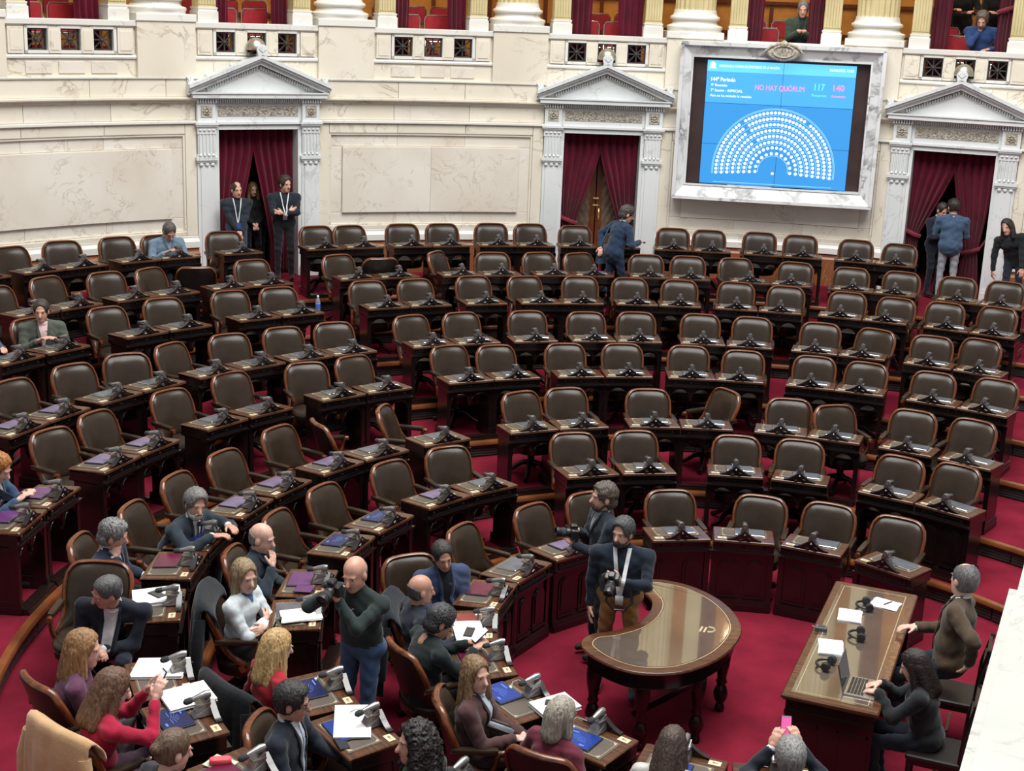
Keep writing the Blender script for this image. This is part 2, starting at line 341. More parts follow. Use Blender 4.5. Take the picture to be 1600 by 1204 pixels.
for bi, c in enumerate(BAYS):
    bal = MB()
    h = 4.33
    # dado, rails and posts around three openings
    bal.arc(c-h, c+h, 4.60, 4.875, RW-.0, RW+.2)
    gw = .155*DEG; oc = [c-2.17, c, c+2.17]
    xs = [c-h]+sum([[o-gw, o+gw] for o in oc], [])+[c+h]
    for i in range(0, 8, 2): bal.arc(xs[i], xs[i+1], 4.93, 5.33, RW+.01, RW+.19, n=2)
    for o in oc: bal.arc(o-gw, o+gw, 4.93, 4.985, RW+.02, RW+.19, n=1); bal.arc(o-gw, o+gw, 5.295, 5.33, RW+.02, RW+.19, n=1)
    B = bal.build('balustrade', 'marble_cream', wall)
    MB().sweeparc(c-h, c+h, [(RW+.2, 4.875), (RW-.03, 4.875), (RW-.035, 4.90), (RW-.02, 4.925), (RW, 4.932), (RW+.2, 4.932)]).build('dado_moulding', 'marble_light', B, True, sharp=30)
    MB().sweeparc(c-h, c+h, [(RW+.24, 5.33), (RW-.01, 5.33), (RW-.03, 5.345), (RW-.05, 5.355), (RW-.055, 5.425), (RW-.045, 5.432), (RW+.24, 5.432)]).build('hand_rail', 'marble_light', B, True, sharp=30)
    for o in oc:
        M = frame_at(o, -.05, 5.142)
        g_ = put('grille', GRILLE, B); g_.matrix_local = M
        fr = MB()
        for (x0, x1, z0, z1) in ((-.20, -.155, -.20, .19), (.155, .20, -.20, .19), (-.20, .20, .155, .19), (-.20, .20, -.20, -.155)): fr.box(x0, x1, 0, .075, z0, z1)
        f_ = fr.build('grille_frame', 'marble_light', B); f_.matrix_local = M
        tb = MB().cham(-.2, .2, 0, .02, 4.66-5.142, 4.83-5.142, .005).build('dado_panel', 'marble_panel', B); tb.matrix_local = frame_at(o, 0, 5.142)
    for o in (c-3.62, c+3.62, c-1.085, c+1.085):
        w = .085 if abs(abs(o-c)-1.085) < .1 else .12
        po = MB().box(-w, w, 0, .03, 4.945, 5.32).box(-w*.72, w*.72, .03, .038, 4.99, 5.27).build('post_panel', 'marble_cream', B); po.matrix_local = frame_at(o, 0, 0)
    # pedestal to the left of each bay (shared between neighbours)
    pc = c+PIT/2; hw = 2.0
    P_ = MB().arc(pc-hw, pc+hw, 4.60, 5.42, RW-.07, RW+.25, n=3).build('pedestal', 'marble_cream', wall)
    MB().sweeparc(pc-hw-.05, pc+hw+.05, [(RW+.9, 5.42), (RW-.06, 5.42), (RW-.095, 5.44), (RW-.095, 5.535), (RW-.08, 5.545), (RW+.9, 5.545)], n=3).build('pedestal_cap', 'marble_light', P_)
    for sgn in (-1, 1):
        o = c+sgn*3.30
        pl = MB().box(-.165, .165, -.40, -.02, 5.43, 5.60).box(-.15, .15, -.38, -.035, 5.60, 5.635).box(-.158, .158, -.39, -.03, 5.635, 5.66)
        for q in range(6): pl.box(-.135+q*.045+.006, -.135+(q+1)*.045-.006, -.06, -.045, 5.70, 8.6)
        pl.box(-.14, .14, -.36, -.058, 5.66, 8.7)
        pp = MB(); pp.v, pp.f = pl.v[:24], pl.f[:18]
        ob = pp.build('pilaster_base', 'marble_light', wall); ob.matrix_local = frame_at(o)
        ps = MB(); ps.add(pl.v[24:], [tuple(i-24 for i in f) for f in pl.f[18:]]); ob2 = ps.build('pilaster_shaft', 'column_stone', ob)
# gallery behind the balustrade
gal = struct(MB().arc(WA0, WA1, 4.55, 4.62, RW+.2, RW+3.4).build('floor_gallery', 'carpet'))
struct(MB().arc(WA0, WA1, 4.6, 8.8, RW+3.2, RW+3.4).build('wall_gallery', 'wood_gallery'))
struct(MB().arc(WA0, WA1, 4.62, 4.93, RW+1.0, RW+3.2).build('floor_gallery', 'carpet'))
struct(MB().arc(WA0, WA1, 8.6, 9.3, RW-.1, RW+3.4).build('wall_entablature', 'column_stone'))
rb = MB()
for z in (5.5, 6.05): rb.arc(WA0, WA1, z, z+.06, RW+3.12, RW+3.2)
for i in range(60): rb.arc(WA0+i*1.85, WA0+i*1.85+.25, 4.9, 6.1, RW+3.15, RW+3.2, n=1)
struct(rb.build('trim_20', 'door_wood'))
# big fluted columns on the pedestals
cm = MB(); nf = 22; prof = []
for j in range(nf*6):
    t = (j % 6)/6; rr = .345-.03*math.sin(math.pi*min(1, t/.8)) if t < .8 else .345
    prof.append((rr, 2*math.pi*j/(nf*6)))
cm.loft([[(r*math.cos(a), r*math.sin(a), z) for r, a in prof] for z in (.36, 3.2)])
COLSH = cm.mesh('column_shaft', True, 50)
COLBA = MB().lathe([(.0, 0), (.46, 0), (.46, .035), (.475, .05), (.475, .085), (.455, .10), (.40, .115), (.375, .15), (.385, .19), (.415, .20), (.425, .225), (.415, .25), (.38, .265), (.365, .30), (.355, .36), (.0, .36)], 32).mesh('column_base', True, 50)
NM = ['left edge of the photo', 'left door', 'long marble panel', 'middle door', 'wall screen', 'right door']
names_col = {-3: None}
k = 0
for j in range(-3, 6):
    a = 93.3+PIT*j+PIT/2
    d = -.38
    where = {99.64: 'above the right edge of the long marble panel', 112.32: 'above the left edge of the long marble panel', 86.96: 'above the left edge of the wall screen', 74.28: 'above the right edge of the wall screen', 125.0: 'left of the gallery opening above the left door', 61.6: 'right of the gallery opening above the right door'}.get(round(a, 2))
    if where is None: continue
    t = thing('column', 'thick fluted cream gallery column %s' % where, 'column', ((RW-d)*math.cos(R_(a)), (RW-d)*math.sin(R_(a)), 5.545), R_(a), 'gallery columns')
    put('column_base', COLBA, t, 'marble_light'); put('column_shaft', COLSH, t, 'column_stone')
# ------------------------------------------------------------------ doors
def build_door(c, n):
    D = bpy.data.objects.new('door_%d' % n, None); COL.objects.link(D); struct(D)
    D.matrix_world = frame_at(c, 0, 0)
    for s in (-1, 1):
        p = MB().box(s*.715 if s > 0 else -1.01, 1.01 if s > 0 else -.715, -.12, .10, 1.4, 3.42)
        p.box(s*.86-.10, s*.86+.10, .10, .118, 1.62, 3.22)
        P = p.build('pilaster', 'marble_white', D)
        b = MB().box(s*.86-.175, s*.86+.175, -.1, .14, 1.4, 1.55).box(s*.86-.165, s*.86+.165, -.1, .125, 1.55, 1.60).build('pilaster_base', 'marble_white', P)
        q = MB().box(s*.86-.16, s*.86+.16, -.1, .135, 3.30, 3.33).box(s*.86-.175, s*.86+.175, -.1, .155, 3.33, 3.38)
        for e in range(3): q.lathe([(.0, -.03), (.03, -.02), (.036, 0), (.03, .02), (0, .03)], 8, Matrix.Translation((s*.86-.09+e*.09, .115, 3.265)))
        q.build('shaft_moulding', 'marble_white', P)
        q = MB().box(s*.86-.14, s*.86+.14, -.1, .115, 3.38, 3.74)
        for e in range(5): q.tube([(s*.86-.11+e*.055, .12, 3.43), (s*.86-.11+e*.055, .12, 3.73)], .017, 6)
        for e in range(4): q.lathe([(.0, -.025), (.03, 0), (0, .035)], 6, Matrix.Translation((s*.86-.105+e*.07, .125, 3.41)))
        q.build('fluted_bracket', 'marble_white', P)
        q = MB().box(s*.86-.15, s*.86+.15, -.1, .13, 3.74, 3.86)
        for e in range(4): q.lathe([(.0, -.025), (.026, 0), (0, .025)], 8, Matrix.Translation((s*.86-.105+e*.07, .135, 3.80)))
        q.box(s*.86-.175, s*.86+.175, -.1, .165, 3.86, 3.885).box(s*.86-.185, s*.86+.185, -.1, .18, 3.885, 3.92)
        q.build('capital', 'marble_white', P)
        q = MB().box(s*.86-.145, s*.86+.145, -.1, .13, 3.92, 4.215).build('frieze_block', 'marble_white', P)
        q = MB().box(s*.86-.09, s*.86+.09, .13, .14, 4.0, 4.18)
        for e in range(8):
            an = e*math.pi/4; q.lathe([(0, -.02), (.022, 0), (0, .02)], 6, Matrix.Translation((s*.86+.045*math.cos(an), .145, 4.09+.045*math.sin(an))))
        q.lathe([(0, -.03), (.025, 0), (0, .03)], 8, Matrix.Translation((s*.86, .15, 4.09))); q.build('rosette', 'carved_stone', P)
        # jamb inside the opening
        MB().box(min(s*.655, s*.715), max(s*.655, s*.715), -.75, .08, 1.4, 3.81).build('jamb', 'marble_white', D)
    lt = MB().box(-.715, .715, -.75, .08, 3.80, 3.86).box(-.715, .715, -.2, .06, 3.86, 3.885).box(-.715, .715, -.2, .12, 3.885, 3.92).build('lintel', 'marble_white', D)
    fz = MB().box(-.715, .715, -.1, .07, 3.92, 4.215).build('frieze', 'marble_white', D)
    cv = MB().box(-.66, .66, .07, .08, 4.01, 4.17)
    for e in range(11):
        x = -.58+e*.116; ph = 1 if e % 2 else -1
        cv.tube([(x+.045*math.cos(t*.55)*(1-t*.06), .083, 4.09+ph*.05*math.sin(t*.55)*(1-t*.06)) for t in range(11)], .009, 5)
        cv.tube([(x-.05, .083, 4.09-ph*.045), (x, .085, 4.09-ph*.06), (x+.05, .083, 4.09-ph*.03)], .008, 5)
    cv.build('scroll_carving', 'carved_stone', D)
    dn = MB()
    for e in range(40): x = -.70+e*.0359; dn.box(x-.011, x+.011, .05, .12, 4.225, 4.285)
    for s in (-1, 1):
        for e in range(8): x = s*.86-.145+e*.0414; dn.box(x-.012, x+.012, .12, .175, 4.225, 4.285)
    dn.build('dentil_row', 'marble_white', D)['kind'] = 'stuff'
    MB().box(-1.02, 1.02, -.1, .12, 4.215, 4.225).box(-.73, .73, -.1, .10, 4.225, 4.285).build('dentil_gap_shade', 'carved_stone', D)  # darker strip behind the dentils, painting the shade in their gaps
    co = MB()
    for (x, y, z0, z1) in ((1.06, .19, 4.285, 4.30), (1.10, .24, 4.30, 4.365), (1.12, .26, 4.365, 4.385)): co.box(-x, x, -.1, y, z0, z1)
    co.build('cornice', 'marble_white', D)
    # pediment
    X, Z0, ZA = 1.16, 4.385, 4.90
    MB().prism([(-.98, Z0), (.98, Z0), (0, ZA-.10)], -.1, .08).build('tympanum', 'marble_white', D)
    sl = (ZA-4.43)/X
    for s in (-1, 1):
        rk_ = MB()
        def bar(off0, off1, y, xin=0.0):
            x1 = X
            rk_.prism([(s*0, ZA+off0), (s*x1, ZA+off0-sl*x1), (s*x1, ZA+off1-sl*x1), (s*0, ZA+off1)], -.1, y)
        bar(.02, .075, .30); bar(-.02, .02, .26); bar(-.085, -.02, .20)
        rk_.build('raking_cornice', 'marble_white', D)
        dt = MB()
        for e in range(21):
            x = .035+e*.0395; z = ZA-.105-sl*x
            dt.box(s*x-.011, s*x+.011, .07, .13, z-.045, z)
        dt.build('raking_dentils', 'marble_white', D)['kind'] = 'stuff'
        MB().prism([(0, ZA-.095), (s*.86, ZA-.095-sl*.86), (s*.86, ZA-.155-sl*.86), (0, ZA-.155)], .07, .086).build('dentil_gap_shade', 'carved_stone', D)  # added dark strip along the rake, coloured as shade between the dentils
        ac = MB().lathe([(0, -.02), (.055, -.015), (.06, 0), (.055, .015), (0, .02)], 12, Matrix.Translation((s*1.10, .12, 4.56)) @ Matrix.Rotation(math.pi/2, 4, 'X')).box(s*1.10-.045, s*1.10+.045, .08, .16, 4.50, 4.54)
        for e in range(3): ac.tube([(s*1.10, .14, 4.52), (s*(1.05+.05*e), .14, 4.60), (s*(1.03+.07*e), .14, 4.615)], .012, 5)
        ac.build('corner_ornament', 'marble_white', D, True)
        for e in (.45, .85): MB().lathe([(0, 0), (.03, .01), (.025, .04), (0, .06)], 8, Matrix.Translation((s*e, .10, ZA+.07-sl*e))).build('ridge_knob', 'marble_white', D, True)
    ap = MB().box(-.07, .07, .20, .30, ZA+.05, ZA+.09).prism([(-.075, ZA+.09), (.075, ZA+.09), (.09, ZA+.15), (.06, ZA+.21), (0, ZA+.235), (-.06, ZA+.21), (-.09, ZA+.15)], .25, .30)
    for e in range(5): an = R_(30+30*e); ap.tube([(0, .303, ZA+.11), (.07*math.cos(an), .303, ZA+.13+.07*math.sin(an))], .010, 5)
    ap.build('apex_ornament', 'marble_white', D)
    # dark passage behind
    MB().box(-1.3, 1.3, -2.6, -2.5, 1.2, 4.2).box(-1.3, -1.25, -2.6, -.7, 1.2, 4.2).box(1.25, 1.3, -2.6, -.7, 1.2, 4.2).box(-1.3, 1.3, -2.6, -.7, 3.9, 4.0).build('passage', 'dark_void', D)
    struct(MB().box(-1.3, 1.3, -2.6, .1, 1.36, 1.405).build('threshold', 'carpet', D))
    return D
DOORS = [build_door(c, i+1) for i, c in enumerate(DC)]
# amber panel seen through the gap of the left door, pale window through the right one
MB().box(-.35, .45, -2.5, -2.45, 3.0, 3.72).build('lit_panel', 'wood_gallery', DOORS[0])
MB().box(-.05, .35, -2.5, -2.45, 2.95, 3.7).build('window_pane', 'marble_light', DOORS[2])
ml = MB()
for e in range(4): ml.tube([(-.05+e*.13, -2.44, 2.95), (.05+e*.1, -2.44, 3.3), (-.05+e*.13, -2.44, 3.7)], .01, 4)
ml.build('window_tracery', 'bronze', DOORS[2])
# padded double door in the middle opening
for s in (-1, 1):
    x0, x1 = (0.01, .65) if s > 0 else (-.65, -.01)
    lf = MB().box(x0, x1, -.56, -.50, 1.41, 3.78)
    L_ = lf.build('door_leaf', 'door_wood', DOORS[1])
    fr = MB()
    for (a, b, z0, z1) in ((x0, x0+.1, 1.41, 3.78), (x1-.1, x1, 1.41, 3.78), (x0, x1, 1.41, 1.6), (x0, x1, 3.62, 3.78)): fr.box(a, b, -.5, -.47, z0, z1)
    fr.build('leaf_frame', 'door_wood', L_)
    # button-tufted padding
    nx, nz = 17, 49; pv = []; X0_, X1_ = x0+.1, x1-.1
    for i in range(nz):
        for j in range(nx):
            x = X0_+(X1_-X0_)*j/(nx-1); z = 1.6+2.02*i/(nz-1)
            u, v = x/.11, z/.22
            d = .035*abs(math.cos(math.pi*(u+v)/1)*math.cos(math.pi*(u-v)/1))**.5
            pv.append((x, -.495+d, z))
    pm = MB().add(pv, [(i*nx+j, i*nx+j+1, (i+1)*nx+j+1, (i+1)*nx+j) for i in range(nz-1) for j in range(nx-1)])
    pm.build('padding', 'padding', L_, True)
MB().box(-.05, .05, -.47, -.455, 2.5, 2.53).box(-.05, .05, -.47, -.455, 2.62, 2.65).tube([(.06, -.46, 2.25), (.06, -.44, 2.3), (.06, -.44, 2.4), (.06, -.46, 2.45)], .014, 6).build('door_handle', 'gold', DOORS[1])
def curtain(c, xo, xi_top, zt, zb, ztie, xt0, xt1, label, d=-.18, fold=.04, nf=5, group='red velvet curtains', tie=True, xb=None, mat='velvet', zo=None):
    """xo outer edge, xi_top inner edge at the top, gathered between xt0 (outer) and xt1 (inner) at ztie"""
    T = thing('curtain', label, 'curtain', (0, 0, 0), 0, group); T.matrix_world = frame_at(c, d, 0)
    nx, nz = nf*8+1, 30; vs = []
    xb = xb or xt1
    for i in range(nz):
        z = zt+(zb-zt)*i/(nz-1)
        if z > ztie:
            t = (zt-z)/(zt-ztie); e = (max(0, zo-z)/(zo-ztie))**1.1 if zo else t**1.15; o_ = xo+(xt0-xo)*t**2; n_ = xi_top+(xt1-xi_top)*e
        else:
            t = (ztie-z)/max(.01, ztie-zb); o_ = xt0+(xo*.97-xt0)*min(1, t*1.5)*.6; n_ = xt1+(xb-xt1)*min(1, t*1.4)
        gat = 1-.35*math.exp(-((z-ztie)/.12)**2)
        for j in range(nx):
            u = j/(nx-1); x = o_+(n_-o_)*u
            vs.append((x, fold*gat*math.sin(2*math.pi*nf*u+.6*math.sin(3*z))+.012*math.sin(9*u+2*z), z))
    f = [(i*nx+j, i*nx+j+1, (i+1)*nx+j+1, (i+1)*nx+j) for i in range(nz-1) for j in range(nx-1)]
    cu = MB().add(vs, f).build('cloth', mat, T, True, sharp=80)
    so = cu.modifiers.new('thick', 'SOLIDIFY'); so.thickness = .008
    if tie:
        cx, w = (xt0+xt1)/2, abs(xt1-xt0)/2+.02; s = 1 if xo > 0 else -1
        pth = [(cx+w*math.cos(a)*1.02, .0+.07*math.sin(a), ztie+.03*math.cos(a)*s*1.6) for a in [2*math.pi*i/16 for i in range(17)]]
        MB().tube(pth, .024, 6, flat=1.5).tube([(cx+s*w, .0, ztie+.04), (xo, -.02, ztie+.22)], .018, 6).build('tieback', 'velvet_tie', T, True)
    return T
curtain(DC[0], -.655, -.012, 3.77, 1.41, 2.0, -.645, -.36, 'left red velvet curtain of the left doorway, behind a standing man', zo=3.45, nf=5, tie=False)
curtain(DC[0], .655, .0, 3.77, 1.41, 1.95, .645, .28, 'right red velvet curtain of the left doorway, behind the man with crossed arms', zo=3.45, nf=5, tie=False)
curtain(DC[1], -.655, .0, 3.77, 1.41, 2.28, -.60, -.38, 'left red velvet curtain of the middle doorway, tied back low', zo=3.45)
curtain(DC[1], .655, .012, 3.77, 1.41, 2.30, .60, .36, 'right red velvet curtain of the middle doorway, tied back low', zo=3.45)
curtain(DC[2], -.655, .005, 3.77, 1.41, 2.40, -.655, -.45, 'left red velvet curtain of the right doorway, with bright tieback', zo=3.45)
curtain(DC[2], .655, .017, 3.77, 1.41, 2.18, .53, .30, 'right red velvet curtain of the right doorway, with bright tieback', zo=3.45, xb=.25)
BN = {118.65: 'above the left door', 105.98: 'above the long marble panel', 93.3: 'above the middle door', 80.62: 'above the wall screen', 67.95: 'above the right door', 131.34: 'at the far left'}
for c, wn in BN.items():
    f = .40 if abs(c-105.98) < 1 else .34
    for s, sd in ((-1, 'left'), (1, 'right')):
        iw = {118.65: (.36, .38), 105.98: (.36, .33), 93.3: (.26, .22), 80.62: (.38, .40), 67.95: (.36, .40), 131.34: (.44, .25)}[c][0 if s < 0 else 1]
        curtain(c, s*.64, s*(iw-.05), 8.5, 4.65, 5.0 if not (c == 67.95 and s > 0) else 6.1, s*.63, s*iw, '%s red velvet curtain of the gallery opening %s' % (sd, wn), d=-.36, nf=4, fold=.04, group='gallery curtains', tie=(c == 67.95 and s > 0))
# dome lamps above the pediments
for c, wn, dx in ((DC[0], 'left', -.05), (DC[1], 'middle', 0.0), (DC[2], 'right', 0.0)):
    T = thing('dome_lamp', 'shiny metal dome lamp above the pediment of the %s door' % wn, 'lamp', group='dome lamps'); T.matrix_world = frame_at(c, .12, 4.60) @ Matrix.Translation((dx, 0, 0))
    MB().lathe([(0, .36), (.10, .36), (.09, .38), (.03, .40), (.02, .42), (.02, .47), (0, .47)], 12).build('stem', 'bronze', T, True)
    MB().lathe([(.150, .44), (.155, .45), (.15, .50), (.128, .56), (.09, .60), (.045, .622), (0, .627), (0, .60), (.08, .58), (.135, .50), (.14, .44)], 24).build('dome', 'lamp_metal', T, True)
# ------------------------------------------------------------------ wall screen
MS = frame_at(80.63, RW-13.0, 0)
def mk(name, ms, mat, parent, smooth=False):
    o = ms.build(name, mat, parent, smooth); return o
TS = thing('wall_screen', 'large blue video wall reading NO HAY QUÓRUM in a carved marble frame', 'screen'); TS.matrix_world = MS
F0, F1, FZ0, FZ1 = -1.64, 1.64, 2.82, 5.37; I0, I1, IZ0, IZ1 = -1.45, 1.44, 3.05, 5.15
for (poly) in ([(F0, FZ1), (F1, FZ1), (I1, IZ1), (I0, IZ1)], [(F0, FZ0), (I0, IZ0), (I1, IZ0), (F1, FZ0)], [(F0, FZ0), (F0, FZ1), (I0, IZ1), (I0, IZ0)], [(F1, FZ0), (I1, IZ0), (I1, IZ1), (F1, FZ1)]):
    m = MB(); outer = [(x, -.28, z) for x, z in poly]
    def lerp(p, t):
        cx, cz = 0, 4.1
        return p
    o2 = []
    for x, z in poly:
        inner = (abs(x-I0) < 1e-6 or abs(x-I1) < 1e-6)
        o2.append((x, .0 if inner else .10, z))
    n4 = 4; m.loft([outer, o2]); m.build('marble_frame_side', 'marble_frame', TS)
bd = MB()
for (x0, x1, z0, z1) in ((F0-.02, F1+.02, FZ1-.03, FZ1+.03), (F0-.02, F1+.02, FZ0-.03, FZ0+.02), (F0-.03, F0+.03, FZ0, FZ1), (F1-.03, F1+.03, FZ0, FZ1)): bd.box(x0, x1, -.3, .12, z0, z1)
for (x0, x1, z0, z1) in ((I0-.03, I1+.03, IZ1, IZ1+.03), (I0-.03, I1+.03, IZ0-.03, IZ0), (I0-.03, I0, IZ0, IZ1), (I1, I1+.03, IZ0, IZ1)): bd.box(x0, x1, -.2, .03, z0, z1)
mk('frame_beading', bd, 'marble_frame', TS)
ct = MB().lathe([(0, -.03), (.27, -.03), (.28, 0), (.25, .03), (.20, .035), (.17, .06), (.14, .035), (0, .03)], 28, Matrix.Translation((.01, .12, 5.29)) @ Matrix.Rotation(-math.pi/2, 4, 'X'), sx=1.0, sy=.55)
for s in (-1, 1):
    ct.tube([(.01+s*.10, .14, 5.41), (.01+s*.2, .15, 5.38), (.01+s*.29, .14, 5.30), (.01+s*.33, .13, 5.27)], [.03, .03, .022, .01], 6)
    ct.tube([(.01+s*.045, .15, 5.24), (.01+s*.06, .16, 5.29), (.01+s*.03, .15, 5.34)], .016, 6)
ct.tube([(.01, .15, 5.24), (.01, .165, 5.35)], .018, 6).lathe([(0, -.04), (.07, -.02), (.08, .02), (.04, .06), (0, .08)], 8, Matrix.Translation((.01, .13, 5.40)))
mk('cartouche', ct, 'carved_stone', TS, True)
mk('backing', MB().box(I0, I1, -.14, -.10, IZ0, IZ1), 'bezel_wood', TS)
BX0, BX1 = -1.22, 1.22; BZ = [3.055, 3.726, 4.409, 5.11]
for i in range(3):
    for j, (x0, x1) in enumerate(((BX0, .038), (.044, BX1))):
        z0, z1 = BZ[i]+.004, BZ[i+1]-.004
        mk('display_panel', MB().box(x0, x1, -.10, -.06, z0, z1), ['scr_blue2', 'scr_blue2', 'scr_blue'][i], TS)
mk('header_band', MB().box(BX0, .038, -.06, -.058, 4.925, 5.105).box(.044, BX1, -.06, -.058, 4.925, 5.105), 'scr_head', TS)
def text(s, x, z, size, mat, align='LEFT', y=-.055, name='lettering', bold=0.0, parent=TS, width=None):
    cu = bpy.data.curves.new('txt', 'FONT'); cu.body = s; cu.size = size; cu.align_x = align; cu.align_y = 'CENTER'; cu.offset = bold; cu.resolution_u = 3
    to = bpy.data.objects.new('txt', cu); COL.objects.link(to); bpy.context.view_layer.update()
    me = bpy.data.meshes.new_from_object(to); bpy.data.objects.remove(to)
    me.transform(Matrix(((1, 0, 0, x), (0, 0, -1, y), (0, 1, 0, z), (0, 0, 0, 1))))
    me.materials.clear()
    if width:
        xs_ = [v.co.x for v in me.vertices]; k_ = width/(max(xs_)-min(xs_)); c_ = {'LEFT': min(xs_), 'RIGHT': max(xs_), 'CENTER': (max(xs_)+min(xs_))/2}[align]
        for v in me.vertices: v.co.x = x+(v.co.x-c_)*k_
    o = put(name, me, parent, mat); o['kind'] = 'stuff'; return o
text('HONORABLE CÁMARA DE DIPUTADOS DE LA NACIÓN', -1.02, 5.018, .058, 'scr_white', bold=.0, width=.99)
text('06/08/2025 13:02', 1.18, 5.025, .06, 'scr_white', 'RIGHT', bold=.0, width=.39)
text('144º Período', -1.14, 4.795, .09, 'scr_white', bold=.001, width=.40)
text('9ª Reunión', -1.14, 4.70, .062, 'scr_white')
text('7ª Sesión - ESPECIAL', -1.14, 4.615, .062, 'scr_white')
text('Aún no ha iniciado la reunión', -1.145, 4.53, .058, 'scr_white')
text('NO HAY QUÓRUM', 0.0, 4.69, .125, 'scr_pink', 'CENTER', width=.81)
text('117', .65, 4.735, .15, 'scr_green', 'CENTER', bold=.001, width=.165); text('Presentes', .65, 4.605, .062, 'scr_green', 'CENTER')
text('140', .962, 4.735, .15, 'scr_pink', 'CENTER', bold=.001, width=.175); text('Ausentes', .962, 4.605, .062, 'scr_pink', 'CENTER')
lg = MB().lathe([(0, 0), (.045, 0), (.045, .002), (0, .002)], 16, Matrix.Translation((-1.13, -.058, 5.035)) @ Matrix.Rotation(-math.pi/2, 4, 'X')).box(-1.18, -1.08, -.058, -.056, 4.975, 5.0); mk('emblem', lg, 'scr_white', TS)
dots = MB(); cx, cz = -.005, 3.35
def dot(x, z, r=.026):
    dots.add([(x+r*math.cos(2*math.pi*j/9), -.055, z+r*math.sin(2*math.pi*j/9)) for j in range(9)], [tuple(range(9))])
for ri in range(8):
    rr = .285+.0925*ri; nn = [12, 18, 24, 30, 34, 40, 46, 50][ri]
    for j in range(nn):
        a = R_(-4)+R_(188)*j/(nn-1)
        if ri > 0 and (abs(math.degrees(a)-57) < 1.6 or abs(math.degrees(a)-125) < 1.6): continue
        dot(cx+rr*math.cos(a)*1.02, cz-.03+rr*math.sin(a)*1.04)
dot(cx, cz-.07, .024)
mk('seat_diagram', dots, 'scr_white', TS)['kind'] = 'stuff'
ln = MB()
for ri in range(9):
    rr = .335+.0925*ri if ri < 8 else 1.0
    if ri == 0: rr = .245
    pts = [(cx+rr*math.cos(R_(-5+190*j/40))*1.02, cz-.03+rr*math.sin(R_(-5+190*j/40))*1.04) for j in range(41)]
    for j in range(40):
        (xa, za), (xb_, zb) = pts[j], pts[j+1]; l = math.hypot(xb_-xa, zb-za); nx_, nz_ = -(zb-za)/l*.0035, (xb_-xa)/l*.0035
        ln.add([(xa-nx_, -.056, za-nz_), (xb_-nx_, -.056, zb-nz_), (xb_+nx_, -.056, zb+nz_), (xa+nx_, -.056, za+nz_)], [(0, 1, 2, 3)])
ln.box(-.99, .99, -.058, -.056, 3.09, 3.097)
mk('diagram_lines', ln, 'scr_line', TS)
# ------------------------------------------------------------------ swivel armchair (local +Y is where it faces, origin on the floor)
def back_pt(u, v, side):
    """side 0 front leather, 1 rear; u -1..1, v 0..1"""
    hw = .238+.026*math.sin(min(1, v*1.25)*math.pi/2)+.040*max(0, .36-v)**2/.13
    H = .475-.062*abs(u)**7
    x = hw*u*(1-.07*(max(0, v-.72)/.28)**2*abs(u)**3); z = .465+H*v
    y = -.205-.125*v**1.2+.085*u*u*(1.15-.5*v)+.10*abs(u)**3*max(0, .36-v)**2/.13
    if side == 0: y += .045*(1-u**8)*(1-abs(2*v-1)**7)+.05*max(0, .22-v)
    else: y -= .045*(1-.6*u**4)
    return (x, y, z)
def back_mesh(side):
    nu, nv = 17, 17
    vs = [back_pt(math.sin(math.pi/2*(-1+2*j/(nu-1))), .5+.5*math.sin(math.pi/2*(-1+2*i/(nv-1))), side) for i in range(nv) for j in range(nu)]
    fs = [(i*nu+j, i*nu+j+1, (i+1)*nu+j+1, (i+1)*nu+j) for i in range(nv-1) for j in range(nu-1)]
    b = len(vs)
    # rim so that the shell has thickness
    ring = [(i, j) for j, i in [(j, 0) for j in range(nu)]]
    edge = [j for j in range(nu)]+[i*nu+nu-1 for i in range(1, nv)]+[(nv-1)*nu+j for j in range(nu-2, -1, -1)]+[i*nu for i in range(nv-2, 0, -1)]
    off = .02 if side else -.02
    vs += [(vs[e][0], vs[e][1]+off, vs[e][2]) for e in edge]
    m = len(edge); fs += [(edge[q], edge[(q+1) % m], b+(q+1) % m, b+q) for q in range(m)]
    return MB().add(vs, fs)
CHM = {}
CHM['backrest'] = (back_mesh(0).mesh('backrest', True, 70), 'leather')
CHM['back_shell'] = (back_mesh(1).mesh('back_shell', True, 70), 'leather_dark')
pth = []
def mid(u, v):
    a, b = back_pt(u, v, 0), back_pt(u, v, 1); return Vector(((a[0]+b[0])/2, (a[1]+b[1])/2+.008, (a[2]+b[2])/2))
for i in range(13): pth.append(mid(-1, i/12)*1+Vector((-.012, 0, 0)))
for j in range(1, 18): u = -1+2*j/18; pth.append(mid(u, 1)+Vector((0, 0, .012)))
for i in range(13): pth.append(mid(1, 1-i/12)+Vector((.012, 0, 0)))
pth = [Vector((-.285, .0, .40)), Vector((-.287, -.02, .44))]+pth+[Vector((.287, -.02, .44)), Vector((.285, .0, .40))]
CHM['back_frame'] = (MB().tube(pth, .0175, 8, flat=1.6).mesh('back_frame', True, 60), 'wood_frame')
def sup(r, z, n=20, ex=2.6, dy=0.0, kx=1.0, ky=1.0):
    out = []
    for j in range(n):
        a = 2*math.pi*j/n; c, s_ = math.cos(a), math.sin(a)
        out.append((kx*r*math.copysign(abs(c)**(2/ex), c), dy+ky*r*math.copysign(abs(s_)**(2/ex), s_), z))
    return out
CHM['seat'] = (MB().loft([sup(.268, .405, dy=.03), sup(.280, .43, dy=.03), sup(.276, .455, dy=.03), sup(.24, .475, dy=.03), sup(.14, .486, dy=.02), sup(.02, .488)]).mesh('seat', True, 60), 'leather')
CHM['seat_apron'] = (MB().loft([sup(.23, .33, dy=.02), sup(.268, .345, dy=.03), sup(.274, .40, dy=.03), sup(.268, .405, dy=.03)]).mesh('seat_apron', True, 40), 'wood_dark')
